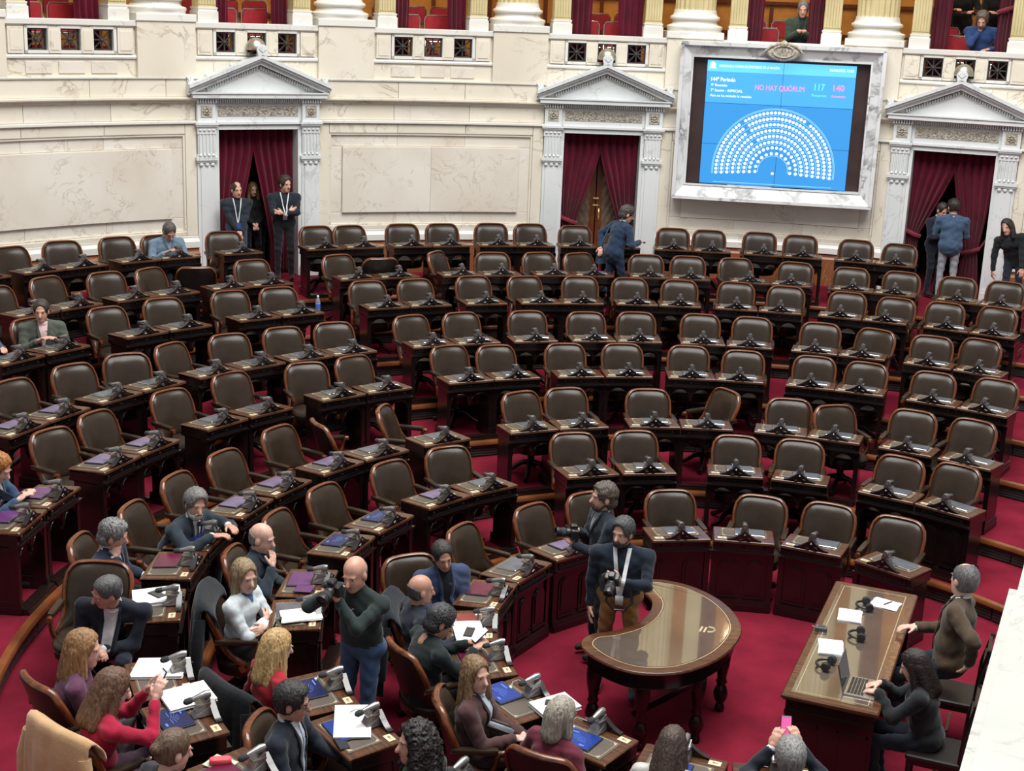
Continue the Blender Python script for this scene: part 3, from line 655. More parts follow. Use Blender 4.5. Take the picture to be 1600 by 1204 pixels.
for s in (-1, 1):
    CHM['armrest%d' % s] = (MB().loft([[(s*.285+dx*w, y, z+dz) for dx, dz in ((-.03, 0), (.03, 0), (.034, .012), (.026, .028), (-.026, .028), (-.034, .012))] for y, z, w in ((-.225, .655, .75), (-.15, .655, 1), (.04, .652, 1), (.09, .65, .9), (.115, .648, .7))]).mesh('armrest', True, 50), 'leather')
    CHM['arm_support%d' % s] = (MB().tube([(s*.262, .02, .38), (s*.282, .06, .46), (s*.29, .10, .55), (s*.287, .11, .615), (s*.285, .125, .645), (s*.285, .15, .645), (s*.285, .155, .62)], [.020, .022, .018, .022, .026, .028, .02], 8).tube([(s*.285, -.23, .645), (s*.285, .12, .642)], .016, 6).mesh('arm_support', True, 60), 'wood_frame')
CHM['pedestal'] = (MB().lathe([(0, .12), (.055, .12), (.06, .16), (.035, .19), (.045, .25), (.035, .28), (.09, .32), (.09, .335), (0, .335)], 12).mesh('pedestal', True, 50), 'wood_dark')
CHM['foot'] = (MB().tube([(0, .03, .17), (0, .12, .15), (0, .22, .07), (0, .29, .035), (0, .315, .03)], [.035, .032, .026, .028, .03], 8).mesh('foot', True, 60), 'wood_dark')
for k_, (me_, mt_) in CHM.items(): me_.materials.append(MATS[mt_])
def chair(x, y, z, face, label, group='leather armchairs'):
    """face: direction (deg) the sitter looks to"""
    t = thing('swivel_armchair', label, 'chair', (x, y, z), R_(face-90), group)
    for k_ in ('back_frame', 'backrest', 'back_shell', 'seat', 'seat_apron', 'armrest-1', 'armrest1', 'arm_support-1', 'arm_support1', 'pedestal'):
        put(k_.rstrip('-1'), CHM[k_][0], t)
    for i in range(4): put('foot', CHM['foot'][0], t, rot=(0, 0, R_(45+90*i)))
    return t
# ------------------------------------------------------------------ carved desk (local +Y towards the floor of the hall)
DW, DD = .305, .42
DKM = {}
slope = Matrix.Translation((0, 0, .762)) @ Matrix.Rotation(R_(3.0), 4, 'X')
DKM['desk_top'] = (MB().cham(-DW, DW, -DD, .012, -.028, 0, .007, slope).mesh('desk_top'), 'wood_top')
DKM['blotter'] = (MB().box(-.235, .235, -.385, -.115, 0, .003, slope).mesh('blotter'), 'blotter')
bl = MB()
for (x0, x1, y0, y1) in ((-.215, .215, -.372, -.3685), (-.215, .215, -.1335, -.13), (-.215, -.2115, -.372, -.13), (.2115, .215, -.372, -.13)): bl.box(x0, x1, y0, y1, .003, .0042, slope)
for sx in (-1, 1):
    for yy, d_ in ((-.3715, 1), (-.1305, -1)): bl.add([slope @ Vector((sx*.215, yy, .0045)), slope @ Vector((sx*.18, yy, .0045)), slope @ Vector((sx*.21, yy+d_*.035, .0045))], [(0, 1, 2)])
DKM['blotter_border'] = (bl.mesh('blotter_border'), 'gilt_line')
DKM['drawer_case'] = (MB().box(-DW, DW, -.40, -.012, .645, .735).box(-DW-.002, DW+.002, -.41, .022, .632, .648).box(-DW, DW, -.405, .006, .622, .632).mesh('drawer_case'), 'wood_desk')
cvm = MB()
for (x0, x1, z0, z1) in ((-.26, .26, .716, .722), (-.26, .26, .660, .666), (-.26, -.254, .660, .722), (.254, .26, .660, .722)): cvm.box(x0, x1, -.012, .0, z0, z1)
for x in (-.21, 0, .21): cvm.lathe([(0, 0), (.018, .002), (.012, .010), (0, .012)], 8, Matrix.Translation((x, -.012, .691)) @ Matrix.Rotation(-math.pi/2, 4, 'X'))
for i in range(18):
    x = -.175+i*.0206
    if abs(x) > .03: cvm.box(x-.006, x+.006, -.012, -.004, .683, .699)
DKM['drawer_carving'] = (cvm.mesh('drawer_carving'), 'wood_desk')
cr = []
for i in range(15):
    t = i/14; x = .17*(1-t); z = .765+.012+.105*(t**1.9 if t < .62 else .62**1.9+(t-.62)*1.75*.62**.9)
    cr.append((x, z))
zmax = cr[-1][1]
crest = [(.17, .755)]+cr+[(-x, z) for x, z in cr[::-1][1:]]+[(-.17, .755)]
cm_ = MB().prism(crest, -.035, .008)
for sx in (-1, 1): cm_.tube([(sx*.03, .012, .80), (sx*.06, .012, .79), (sx*.05, .012, .775), (sx*.02, .012, .785)], .007, 5)
cm_.lathe([(0, -.018), (.018, 0), (0, .018)], 6, Matrix.Translation((0, .012, .83)))
DKM['crest'] = (cm_.mesh('crest'), 'wood_desk')
DKM['microphone_dock'] = (MB().loft([[(-.05, -.15, .765), (.05, -.15, .765), (.05, -.03, .77), (-.05, -.03, .77)], [(-.04, -.13, .79), (.04, -.13, .79), (.04, -.03, .83), (-.04, -.03, .83)], [(-.036, -.10, .845), (.036, -.10, .845), (.036, -.03, .89), (-.036, -.03, .89)]]).box(-.043, .043, -.125, -.028, .848, .856, Matrix.Rotation(0, 4, 'X')).mesh('microphone_dock'), 'mic_metal')
DKM['microphone'] = (MB().tube([(0, -.02, .905), (0, -.05, .905), (0, -.10, .895), (0, -.15, .885)], [.026, .029, .023, .017], 8).mesh('microphone', True, 50), 'mic_metal')
DKM['microphone_foam'] = (MB().tube([(0, -.14, .887), (0, -.155, .884), (0, -.19, .877), (0, -.205, .874)], [.015, .023, .023, .010], 8).mesh('microphone_foam', True, 60), 'foam')
DKM['name_plate'] = (MB().box(.175, .265, -.085, -.03, 0, .004, slope).mesh('name_plate'), 'brass_white')
DKM['plate_motif'] = (MB().lathe([(0, 0), (.011, 0), (.011, .002), (0, .002)], 8, slope @ Matrix.Translation((.21, -.055, .004))).box(.205, .245, -.062, -.050, .004, .006, slope).mesh('plate_motif'), 'gold')
# front with two open arches
af = MB(); N_ = 12
for sx in (-1, 1):
    cx_ = sx*.135; top = []; low = []
    for i in range(N_+1):
        a = math.pi*i/N_; low.append((cx_+.115*math.cos(a)*-1, .505+.105*math.sin(a)))
    for y0, y1 in ((-.05, -.02),):
        for i in range(N_):
            (xa, za), (xb, zb) = low[i], low[i+1]
            af.add([(xa, y0, za), (xb, y0, zb), (xb, y0, .63), (xa, y0, .63), (xa, y1, za), (xb, y1, zb), (xb, y1, .63), (xa, y1, .63)], [(0, 1, 2, 3), (7, 6, 5, 4), (0, 4, 5, 1)])
    af.tube([(x, -.015, z) for x, z in low], .008, 5)
af.box(-.27, -.25, -.05, -.02, .47, .63).box(.25, .27, -.05, -.02, .47, .63).box(-.02, .02, -.05, -.015, .485, .63)
af.lathe([(0, .435), (.012, .45), (.02, .47), (.022, .49), (0, .492)], 8, Matrix.Translation((0, -.035, 0)))
DKM['arcade'] = (af.mesh('arcade'), 'wood_desk')
for s in (-1, 1):
    sp = MB().box(s*.285-.02, s*.285+.02, -.35, -.02, .09, .63).box(s*.285-.027, s*.285+.027, -.075, -.012, .12, .63)
    sp.box(s*.285-.03, s*.285+.03, -.38, -.005, .07, .12).box(s*.285-.035, s*.285+.035, -.38, .003, 0, .07).box(s*.285-.031, s*.285+.031, -.08, -.008, .59, .63)
    DKM['side_panel%d' % s] = (sp.mesh('side_panel'), 'wood_desk')
DKM['kerb'] = (MB().box(-DW, DW, -.06, .06, 0, .035).box(-DW, DW, -.05, .045, .035, .055).mesh('kerb'), 'wood_dark')
# closed front of the first row
cf = MB().box(-.27, .27, -.06, -.03, .05, .63)
DKM['closed_front'] = (cf.mesh('closed_front'), 'wood_desk')
ap = MB()
for sx in (-1, 1):
    pts = [(sx*.135-.10, .17), (sx*.135+.10, .17), (sx*.135+.10, .46)]+[(sx*.135+.10*math.cos(math.pi*i/10), .46+.095*math.sin(math.pi*i/10)) for i in range(1, 10)]+[(sx*.135-.10, .46)]
    ap.prism(pts, -.03, -.018)
    pts2 = [(sx*.135+(x-sx*.135)*.72, .19+(z-.17)*.86+.02) for x, z in pts]; ap.prism(pts2, -.018, -.008)
    ap.box(sx*.135-.11, sx*.135+.11, -.03, -.005, .145, .165)
DKM['arched_panel'] = (ap.mesh('arched_panel'), 'wood_desk')
DKM['plinth'] = (MB().box(-DW, DW, -.1, .012, 0, .07).box(-DW, DW, -.09, .0, .07, .10).box(-DW, DW, -.08, -.008, .10, .125).mesh('plinth'), 'wood_desk')
for k_, (me_, mt_) in DKM.items(): me_.materials.append(MATS[mt_])
COMMON = ['desk_top', 'blotter', 'blotter_border', 'drawer_case', 'drawer_carving', 'crest', 'microphone_dock', 'microphone', 'microphone_foam', 'name_plate', 'plate_motif', 'side_panel-1', 'side_panel1']
SUB = {'blotter_border': 'blotter', 'drawer_carving': 'drawer_case', 'microphone_foam': 'microphone', 'plate_motif': 'name_plate', 'arched_panel': 'closed_front'}
def desk(ang, row, label, closed=False):
    r = FR[row]-.005; a = R_(ang)
    t = thing('carved_desk', label, 'desk', (r*math.cos(a), r*math.sin(a), HZ[row]), R_(ang+90), 'carved desks')
    got = {}
    for k_ in COMMON+(['closed_front', 'arched_panel', 'plinth'] if closed else ['arcade', 'kerb']):
        got[k_] = put(k_.rstrip('-1'), DKM[k_][0], got.get(SUB.get(k_), t))
    return t
def on_desk(ang, row, x, y, dz=0.0):
    """world place on a desk top; x to the sitter's right, y negative towards the sitter"""
    a = R_(ang); r = FR[row]; rz = R_(ang+90)
    z = .762+y*math.tan(R_(3))+.004+dz
    return Vector((r*math.cos(a)+x*math.cos(rz)-y*math.sin(rz), r*math.sin(a)+x*math.sin(rz)+y*math.cos(rz), HZ[row]+z)), rz
TABM = {}
def tablet_mesh(face, glow=False):
    key = (face, glow)
    if key not in TABM:
        b = MB().cham(-.15, .15, -.108, .108, 0, .012, .004).mesh('tablet_body'); b.materials.append(MATS['chrome'] if face == 'tab_slate' else MATS['black_plastic'])
        s_ = MB().box(-.14, .14, -.098, .098, .012, .0135).mesh('tablet_screen'); s_.materials.append(MATS[face])
        g = None
        if glow:
            g_ = MB()
            for i in range(7):
                for q in range(3+i):
                    an = math.pi*(q+.5)/(3+i); rr = .022+.0085*i; x, y = -.01+rr*math.cos(an)*1.1, -.035+rr*math.sin(an); g_.box(x-.003, x+.003, y-.0025, y+.0025, .0135, .014)
            g_.box(-.105, -.03, .06, .07, .0135, .014).box(.05, .09, -.075, -.06, .0135, .014)
            g = g_.mesh('seat_plan'); g.materials.append(MATS['tab_glow'])
        TABM[key] = (b, s_, g)
    return TABM[key]
def tablet(ang, row, face, label, x=-.04, y=-.26, rot=0.0, glow=False):
    p, rz = on_desk(ang, row, x, y)
    t = thing('tablet', label, 'tablet', p, 0, 'tablets on the desks'); t.rotation_euler = (R_(3), 0, 0)
    t.matrix_world = Matrix.Translation(p) @ Matrix.Rotation(rz+R_(rot), 4, 'Z') @ Matrix.Rotation(R_(3), 4, 'X')
    b, s_, g = tablet_mesh(face, glow)
    put('casing', b, t); sc = put('display', s_, t)
    if g: o = put('seat_plan', g, sc); o['kind'] = 'stuff'
    return t
# ------------------------------------------------------------------ seating plan, angles in degrees around the hall's centre
DESKS = {1: [46.7, 66.0, 83.3, 99.8, 130.3, 148.0, 164.2, 180.6, 196.8, 213.6, 231.6, 249.0, 265.5],
 2: [49.2, 58.9, 73.5, 84.3, 99.2, 109.3, 128.4, 138.0, 151.2, 161.9, 175.9, 185.5, 206.2, 215.8, 230.6],
 3: [52.5, 60.6, 70.4, 77.7, 87.9, 95.3, 105.6, 113.0, 126.4, 136.3, 144.0, 153.6, 161.5, 171.4, 179.0, 188.7, 203.2, 211.0, 221.0],
 4: [56.0, 61.6, 69.6, 75.1, 83.1, 88.6, 95.9, 101.6, 109.2, 114.8, 124.8, 130.6, 139.9, 145.8, 155.1, 160.8, 170.2, 176.0],
 5: [59.2, 64.1, 70.6, 75.4, 82.0, 86.8, 93.4, 98.2, 104.4, 110.5, 115.3, 123.9, 128.7, 133.9, 138.8, 145.0, 149.9, 155.9, 160.7],
 6: [60.4, 64.4, 69.8, 73.8, 79.2, 83.2, 88.4, 92.4, 97.5, 101.4, 106.6, 111.9, 115.9, 124.0, 128.1, 134.6, 138.7, 146.0, 150.2],
 7: [61.2, 64.7, 69.8, 73.3, 78.5, 82.0, 87.1, 90.6, 95.5, 99.0, 103.6, 107.1, 112.6, 116.1, 123.7, 127.2, 131.8, 135.3, 140.0, 143.6],
 8: [70.6, 73.7, 77.8, 80.9, 85.0, 88.1, 92.3, 95.7, 99.2, 102.3, 106.2, 109.3, 113.2, 116.3, 122.9, 127.8, 130.9, 135.1, 138.2, 142.2]}
CLOSED = {1: None, 2: {49.2}}
# chairs: angle, turn (deg, + is counter-clockwise), radial shift
CHAIRS = {1: [(52.7, 8, .03), (66.1, 0, 0), (79.5, -6, -.05), (97.9, 3, 0), (114.5, 6, .08), (128.3, 10, 0), (146.0, 5, .05), (162.6, -45, .10), (181.5, 0, 0), (197.0, 16, 0), (213.5, -30, 0), (233.0, 10, 0), (249.5, 0, 0), (266.0, 0, 0)],
 2: [(52.5, -4, .08), (60.0, -5, -.05), (74.6, 0, 0), (83.8, 0, -.06), (98.9, 2, 0), (108.2, -3, 0), (128.0, -8, .03), (138.4, 0, 0), (151.2, 0, 0), (162.2, 0, -.02), (174.5, 0, .0), (186.3, 0, 0), (206.6, 18, -.02), (214.0, -42, -.02)],
 3: [(55.4, -3, .15), (62.3, 0, .1), (71.6, 35, -.2), (77.1, 8, -.12), (84.6, -55, .05), (94.7, 2, -.05), (105.0, 4, .03), (111.2, 14, -.05), (129.3, 42, -.02), (138.6, 70, -.05), (143.4, 6, .1), (153.2, 0, -.04), (161.6, 0, -.06), (170.6, 0, -.08), (179.2, 0, .06), (184.4, -95, -.26), (205.0, 20, .1), (212.2, 20, .08), (221.5, 0, .05)],
 4: [(56.7, 0, 0), (62.7, 0, -.15), (69.6, -8, -.12), (75.1, 0, -.08), (82.6, 0, -.1), (88.4, 0, 0), (95.5, 0, 0), (101.7, 0, 0), (109.3, 4, 0), (114.1, 8, .12), (125.0, 8, .03), (130.2, -14, .02), (138.1, 0, .15), (145.8, -4, .02), (154.6, 0, .02), (160.2, -12, 0), (172.5, 0, .0)],
 5: [(60.6, -8, .2), (64.8, 4, -.02), (69.9, -16, -.02), (75.2, 0, .03), (81.7, 0, .04), (86.7, 0, .04), (93.0, 0, 0), (98.0, 0, -.05), (103.7, 0, .03), (110.3, 6, .03), (115.4, 10, 0), (123.2, -6, -.05), (128.2, -6, -.02), (133.5, -8, 0), (139.4, 12, 0), (144.0, -25, -.06), (149.1, -10, 0), (155.0, -6, .02)],
 6: [(61.1, -6, .08), (65.3, 0, -.05), (69.3, -4, -.12), (73.5, 0, -.05), (78.8, 0, .02), (83.1, -4, .08), (88.1, 0, 0), (92.5, 0, .02), (96.9, 0, .05), (101.9, 8, .03), (106.4, 5, .08), (111.8, 4, -.05), (116.0, -4, -.03), (124.0, -6, -.06), (128.1, -4, 0), (133.9, -10, 0), (139.0, -6, -.06), (145.2, 0, .02)],
 7: [(61.7, 0, .08), (65.3, 0, 0), (69.7, 0, -.03), (73.7, 0, -.08), (78.2, -4, 0), (83.2, 14, .02), (87.1, 0, -.03), (90.6, 0, -.05), (96.4, 24, -.08), (99.7, 10, -.08), (103.6, -6, -.1), (108.3, 48, 0), (113.4, 178, -.22), (116.5, 12, 0), (123.6, 0, 0), (128.2, 158, -.05), (131.9, 18, 0), (135.2, -4, .05), (139.4, 10, .2), (143.8, 0, .05)],
 8: [(70.6, -6, -.05), (73.9, 0, 0), (78.1, 0, .06), (81.2, 0, .08), (85.1, 0, 0), (87.9, 0, .02), (92.3, 0, -.1), (95.6, 0, -.07), (99.1, 4, .03), (102.1, -4, .05), (106.0, 0, 0), (109.1, -3, 0), (113.3, 4, -.05), (115.8, 0, -.02), (123.0, -12, -.14), (127.9, 0, -.1), (130.7, -4, 0), (134.5, -14, .05), (138.3, 0, .0), (142.2, 0, 0)]}
ROWN = {8: 'the back row by the wall', 7: 'the second row from the wall', 6: 'the third row from the wall', 5: 'the fourth row from the wall', 4: 'the fifth row from the wall', 3: 'the sixth row from the wall', 2: 'the second row from the floor', 1: 'the front row'}
SEATED = {(8, 127.9): 'under the man in the grey-blue jacket', (6, 145.2): 'under the smiling man in the green jacket', (4, 172.5): 'under the woman with long orange hair', (3, 170.6): 'behind the grey-bearded man', (3, 179.2): 'under the man with his hand to his face', (3, 184.4): 'turned to the camera under the dark-suited man', (3, 205.0): 'under the fair-haired woman in purple', (3, 221.5): 'under the person with the brown bun', (3, 212.2): 'with a camel coat hung over its back', (2, 174.5): 'under the bald man touching his chin', (2, 186.3): 'under the woman in the white sweater', (2, 206.6): 'under the blonde woman in red, black jacket hung over it', (2, 214.0): 'under the man in glasses', (1, 162.6): 'under the man in the blue blazer', (1, 181.5): 'under the bald man in the front row', (1, 197.0): 'under the man in the dark green coat', (1, 213.5): 'under the woman in the brown suit', (1, 233.0): 'under the grey-haired woman in maroon', (1, 266.0): 'under the person filming with a phone', (1, 249.5): 'under the long-haired person at the bottom edge'}
CH = {}
for row in range(8, 0, -1):
    for i, (a, tw, dr) in enumerate(CHAIRS[row]):
        r = RK[row]+dr-.30; ar = R_(a)
        # keep the top of the back on the measured radius even when the chair is turned
        face = a+180+tw; fx, fy = math.cos(R_(face)), math.sin(R_(face))
        bx, by = (RK[row]+dr)*math.cos(ar), (RK[row]+dr)*math.sin(ar)
        x, y = bx+.30*fx, by+.30*fy
        if abs(tw) > 140: x, y = bx+.16*fx, by+.16*fy
        if (row, a) in SEATED: lab = 'brown leather swivel armchair %s' % SEATED[(row, a)]
        else: lab = '%sbrown leather armchair, %s from the right in %s' % ('turned ' if abs(tw) > 30 else '', ORD[i], ROWN[row])
        CH[(row, a)] = (chair(x, y, HZ[row], face, lab), Vector((x, y, HZ[row])), face)
for row in range(8, 0, -1):
    for i, a in enumerate(DESKS[row]):
        desk(a, row, 'dark carved wooden desk, %s from the right in %s' % (ORD[i], ROWN[row]), closed=(row == 1 or (row == 2 and i == 0)))
FACE = {(1, 130.3): 'tab_lilac', (1, 148.0): 'tab_slate', (1, 164.2): 'tab_wine', (1, 180.6): 'tab_rust', (1, 196.8): 'tab_wine', (1, 213.6): 'tab_blue', (1, 231.6): 'tab_blue', (1, 249.0): 'tab_blue', (1, 265.5): 'tab_wine',
 (2, 128.4): 'tab_slate', (2, 138.0): 'tab_lilac', (2, 151.2): 'tab_navy', (2, 161.9): 'tab_navy', (2, 175.9): 'tab_plum', (2, 185.5): 'tab_slate', (2, 206.2): 'tab_navy', (2, 215.8): 'tab_blue',
 (3, 144.0): 'tab_lilac', (3, 153.6): 'tab_lilac', (3, 161.5): 'tab_lilac', (3, 171.4): 'tab_navy', (3, 179.0): 'tab_wine', (3, 211.0): 'tab_navy', (3, 221.0): 'tab_wine', (4, 170.2): 'tab_plum', (4, 176.0): 'tab_plum', (4, 155.1): 'tab_lilac', (4, 160.8): 'tab_lilac', (5, 155.9): 'tab_lilac', (5, 160.7): 'tab_lilac', (5, 149.9): 'tab_slate'}
COLN = {'tab_lilac': 'lilac', 'tab_slate': 'dark grey', 'tab_wine': 'wine-red', 'tab_rust': 'red', 'tab_blue': 'lit blue', 'tab_navy': 'dark blue', 'tab_plum': 'purple'}
SKIPT = {(3, 188.7), (3, 203.2), (2, 230.6)}
for row in range(8, 0, -1):
    for i, a in enumerate(DESKS[row]):
        if (row, a) in SKIPT: continue
        f = FACE.get((row, a), 'tab_slate')
        tablet(a, row, f, '%s tablet, %s desk from right, %s' % (COLN[f], ORD[i], ROWN[row]), x=-.05+random.uniform(-.02, .02) if (row, a) != (1, 213.6) else -.14, y=-.262, rot=random.uniform(-5, 5), glow=(f in ('tab_blue', 'tab_navy')))
# ------------------------------------------------------------------ curved table in the middle
def smooth_loop(pts, m=5):
    n = len(pts); out = []
    for i in range(n):
        p0, p1, p2, p3 = [Vector((*pts[(i+k) % n], 0)) for k in (-1, 0, 1, 2)]
        for j in range(m):
            t = j/m; q = .5*((2*p1)+(p2-p0)*t+(2*p0-5*p1+4*p2-p3)*t*t+(3*p1-p0-3*p2+p3)*t**3); out.append((q.x, q.y))
    return out
KT = [(-1.47, -.36), (-1.30, -.64), (-1.03, -.80), (-.68, -.75), (-.34, -.46), (-.12, -.05), (-.08, .30), (-.18, .68), (-.40, .98), (-.68, 1.12), (-.88, 1.06), (-.86, .85), (-.80, .60), (-.86, .33), (-1.00, .10), (-1.20, -.05), (-1.40, -.14)]
loop = smooth_loop(KT); kc = (-.72, .05)
def inset(lp, d):
    n = len(lp); out = []
    for i in range(n):
        a, b = Vector(lp[i-1]), Vector(lp[(i+1) % n]); t = (b-a).normalized(); nrm = Vector((-t.y, t.x)); out.append((lp[i][0]+nrm.x*d, lp[i][1]+nrm.y*d))
    return out
T = thing('curved_table', 'kidney-shaped polished wooden table on turned legs in the red floor', 'table', (0, 0, 0))
def ringz(lp, z): return [(x, y, z) for x, y in lp]
MB().loft([ringz(inset(loop, .02), .715), ringz(loop, .725), ringz(inset(loop, -.01), .74), ringz(inset(loop, -.004), .755), ringz(inset(loop, .008), .76)]).build('table_top', 'wood_top', T, True, sharp=30)
MB().plate(inset(loop, .10), .76, .7625).build('leather_top', 'table_leather', T)
g1, g2 = inset(loop, .085), inset(loop, .092); nn = len(loop)
MB().add([(x, y, .7615) for x, y in g1]+[(x, y, .7615) for x, y in g2], [(i, (i+1) % nn, nn+(i+1) % nn, nn+i) for i in range(nn)]).build('gilt_border', 'gilt_line', T)
MB().loft([ringz(inset(loop, .06), .575), ringz(inset(loop, .045), .585), ringz(inset(loop, .05), .60), ringz(inset(loop, .05), .715)]).build('apron', 'wood_desk', T, True, sharp=30)
LEG = MB().lathe([(0, 0), (.03, 0), (.045, .02), (.04, .05), (.03, .07), (.055, .12), (.065, .17), (.05, .22), (.035, .25), (.05, .28), (.038, .31), (.045, .36), (.06, .44), (.065, .52), (.06, .58), (0, .58)], 14).mesh('turned_leg', True, 50)
for x, y in ((-1.36, -.38), (-.98, -.68), (-.50, -.52), (-.22, .05), (-.30, .70), (-.72, .96)): put('leg', LEG, T, 'wood_dark', (x, y, 0))
MB().tube([(-1.0, -.3, .12), (-.72, -.05, .14), (-.45, .25, .14), (-.42, .6, .12)], .03, 8).build('stretcher', 'wood_dark', T, True)
em = MB()
for i in range(2): em.box(-.012+.035*i, .006+.035*i, -.055, .055, 0, .001, Matrix.Translation((-.43, .05, .7628)) @ Matrix.Rotation(R_(-20), 4, 'Z') @ Matrix.Shear('XY', 4, (.0, .0)))
em.tube([(-.36, .10, .763), (-.32, .08, .763), (-.315, .035, .763), (-.345, .0, .763), (-.385, .0, .763)], .008, 4)
em.build('monogram', 'gilt_line', T)
# ------------------------------------------------------------------ long table on the right
LT = Matrix.Translation((.8475, -.1375, 0)) @ Matrix.Rotation(R_(-21.6), 4, 'Z')
T = thing('long_table', 'long dark wooden table with leather top, laptop and headphones at the right', 'table'); T.matrix_world = LT
MB().box(-.36, .36, -1.22, 1.22, .745, .77).cham(-.375, .375, -1.25, 1.25, .77, .80, .01).build('table_top', 'wood_top', T)
MB().box(-.31, .31, -1.18, 1.18, .80, .8025).build('leather_top', 'table_leather', T)
gl = MB()
for (x0, x1, y0, y1) in ((-.28, .28, -1.15, -1.145), (-.28, .28, 1.145, 1.15), (-.28, -.275, -1.15, 1.15), (.275, .28, -1.15, 1.15)): gl.box(x0, x1, y0, y1, .8025, .8032)
gl.build('gilt_border', 'gilt_line', T)
MB().box(-.34, .34, -1.2, 1.2, .70, .745).build('frieze', 'wood_desk', T)
MB().box(-.33, -.02, -1.17, 1.17, .06, .70).build('body', 'wood_desk', T)
for s in (-1, 1):
    e = MB().box(-.34, .34, s*1.17-.03, s*1.17+.03, .0, .70)
    E_ = e.build('end_panel', 'wood_desk', T)
    f = MB().box(-.355, .355, s*1.21-.015, s*1.21+.015, 0, .09).box(-.345, .345, s*1.2-.012, s*1.2+.012, .62, .66)
    for x in (-.19, .19):
        for (x0, x1, z0, z1) in ((x-.12, x+.12, .54, .56), (x-.12, x+.12, .16, .18), (x-.12, x-.10, .16, .56), (x+.10, x+.12, .16, .56)): f.box(x0, x1, s*1.2-.01, s*1.2+.01, z0, z1)
    f.build('panel_moulding', 'wood_desk', E_)
MB().box(-.35, -.33, -1.2, 1.2, 0, .09).build('plinth', 'wood_desk', T)
pf = MB()
for y in (-.8, -.27, .27, .8):
    for (y0, y1, z0, z1) in ((y-.2, y+.2, .58, .60), (y-.2, y+.2, .16, .18), (y-.2, y-.18, .16, .6), (y+.18, y+.2, .16, .6)): pf.box(-.345, -.33, y0, y1, z0, z1)
pf.build('side_moulding', 'wood_desk', T)
def on_lt(x, y, z=.8035, r=0.0): return LT @ Matrix.Translation((x, y, z)) @ Matrix.Rotation(R_(r), 4, 'Z')
def lt_thing(name, label, cat, x, y, r=0.0, group=None):
    t = thing(name, label, cat, group=group); t.matrix_world = on_lt(x, y, r=r); return t
def headphones(label, x, y, r):
    t = lt_thing('headphones', label, 'headphones', x, y, r, 'headphones on the long table')
    arc_ = [(.085*math.cos(a), .085*math.sin(a), .03) for a in [math.pi*i/14 for i in range(15)]]
    MB().tube(arc_, .011, 8).build('headband', 'black_plastic', t, True)
    for s in (-1, 1):
        M = Matrix.Translation((s*.08, -.015, .038)) @ Matrix.Rotation(math.pi/2, 4, 'Y')
        c_ = MB().lathe([(0, -.02), (.034, -.018), (.038, 0), (.034, .016), (0, .018)], 14, M).build('ear_cup', 'black_plastic', t, True)
        MB().lathe([(.022, -.026), (.036, -.024), (.038, -.014), (.022, -.012)], 14, M if s > 0 else M @ Matrix.Rotation(math.pi, 4, 'X')).build('ear_pad', 'foam', c_, True)
headphones('black headphones on the long table, farthest from the laptop', -.02, .72, 110)
headphones('black headphones in the middle of the long table', .02, .06, 100)
headphones('black headphones beside the open laptop', -.13, -.63, 80)
def papers(M, w, h, n, label, cat='papers', name='paper_stack', group='white papers', mat='paper'):
    t = thing(name, label, cat, group=group); t.matrix_world = M; z = 0
    for i in range(n):
        MB().box(-w/2, w/2, -h/2, h/2, z, z+.004, Matrix.Rotation(R_(random.uniform(-6, 6)), 4, 'Z')).build('sheet', mat, t); z += .0045
    return t
papers(on_lt(-.12, .47, r=5), .20, .26, 3, 'small stack of white papers between two headphones on the long table')
papers(on_lt(-.16, -.26, r=8), .20, .28, 4, 'stack of white papers behind the laptop screen')
papers(on_lt(.13, .88, r=-10), .24, .20, 2, 'white notepad with a pen at the far end of the long table')
t = lt_thing('pen', 'dark pen lying on the white notepad', 'pen', .15, .89, 60); t.location.z += .012
MB().tube([(-.06, 0, .005), (.05, 0, .005), (.065, 0, .005)], [.005, .005, .002], 6).build('barrel', 'black_plastic', t, True)
t = lt_thing('control_box', 'small grey control box at the left edge of the long table', 'device', -.30, .07, 5)
MB().cham(-.05, .05, -.035, .035, 0, .035, .006).build('casing', 'tab_slate', t); MB().box(-.03, .03, -.02, .02, .035, .037).build('display', 'glass_dark', t); MB().tube([(-.05, .0, .02), (-.07, .02, .01), (-.075, .05, .006)], .004, 5).build('plug', 'cable', t)
t = lt_thing('laptop', 'open silver laptop used by the woman in black', 'laptop', .19, -.88, 90)
# local -Y faces the typist after the turn
MB().cham(-.17, .17, -.12, .12, 0, .014, .004).build('base', 'chrome', t)
kb = MB()
for r_ in range(5):
    for q in range(12): kb.box(-.148+q*.0248, -.148+q*.0248+.021, -.03+r_*.026, -.03+r_*.026+.021, .014, .0155)
o = kb.build('keyboard', 'black_plastic', t); o['kind'] = 'stuff'
MB().box(-.05, .05, -.105, -.045, .014, .0148).build('touchpad', 'mic_metal', t)
ML = Matrix.Translation((0, .12, .012)) @ Matrix.Rotation(R_(-14), 4, 'X')
l = MB().box(-.17, .17, 0, .008, 0, .235, ML).build('lid', 'mic_metal', t); MB().box(-.16, .16, -.002, 0, .012, .225, ML).build('display', 'glass_dark', l)
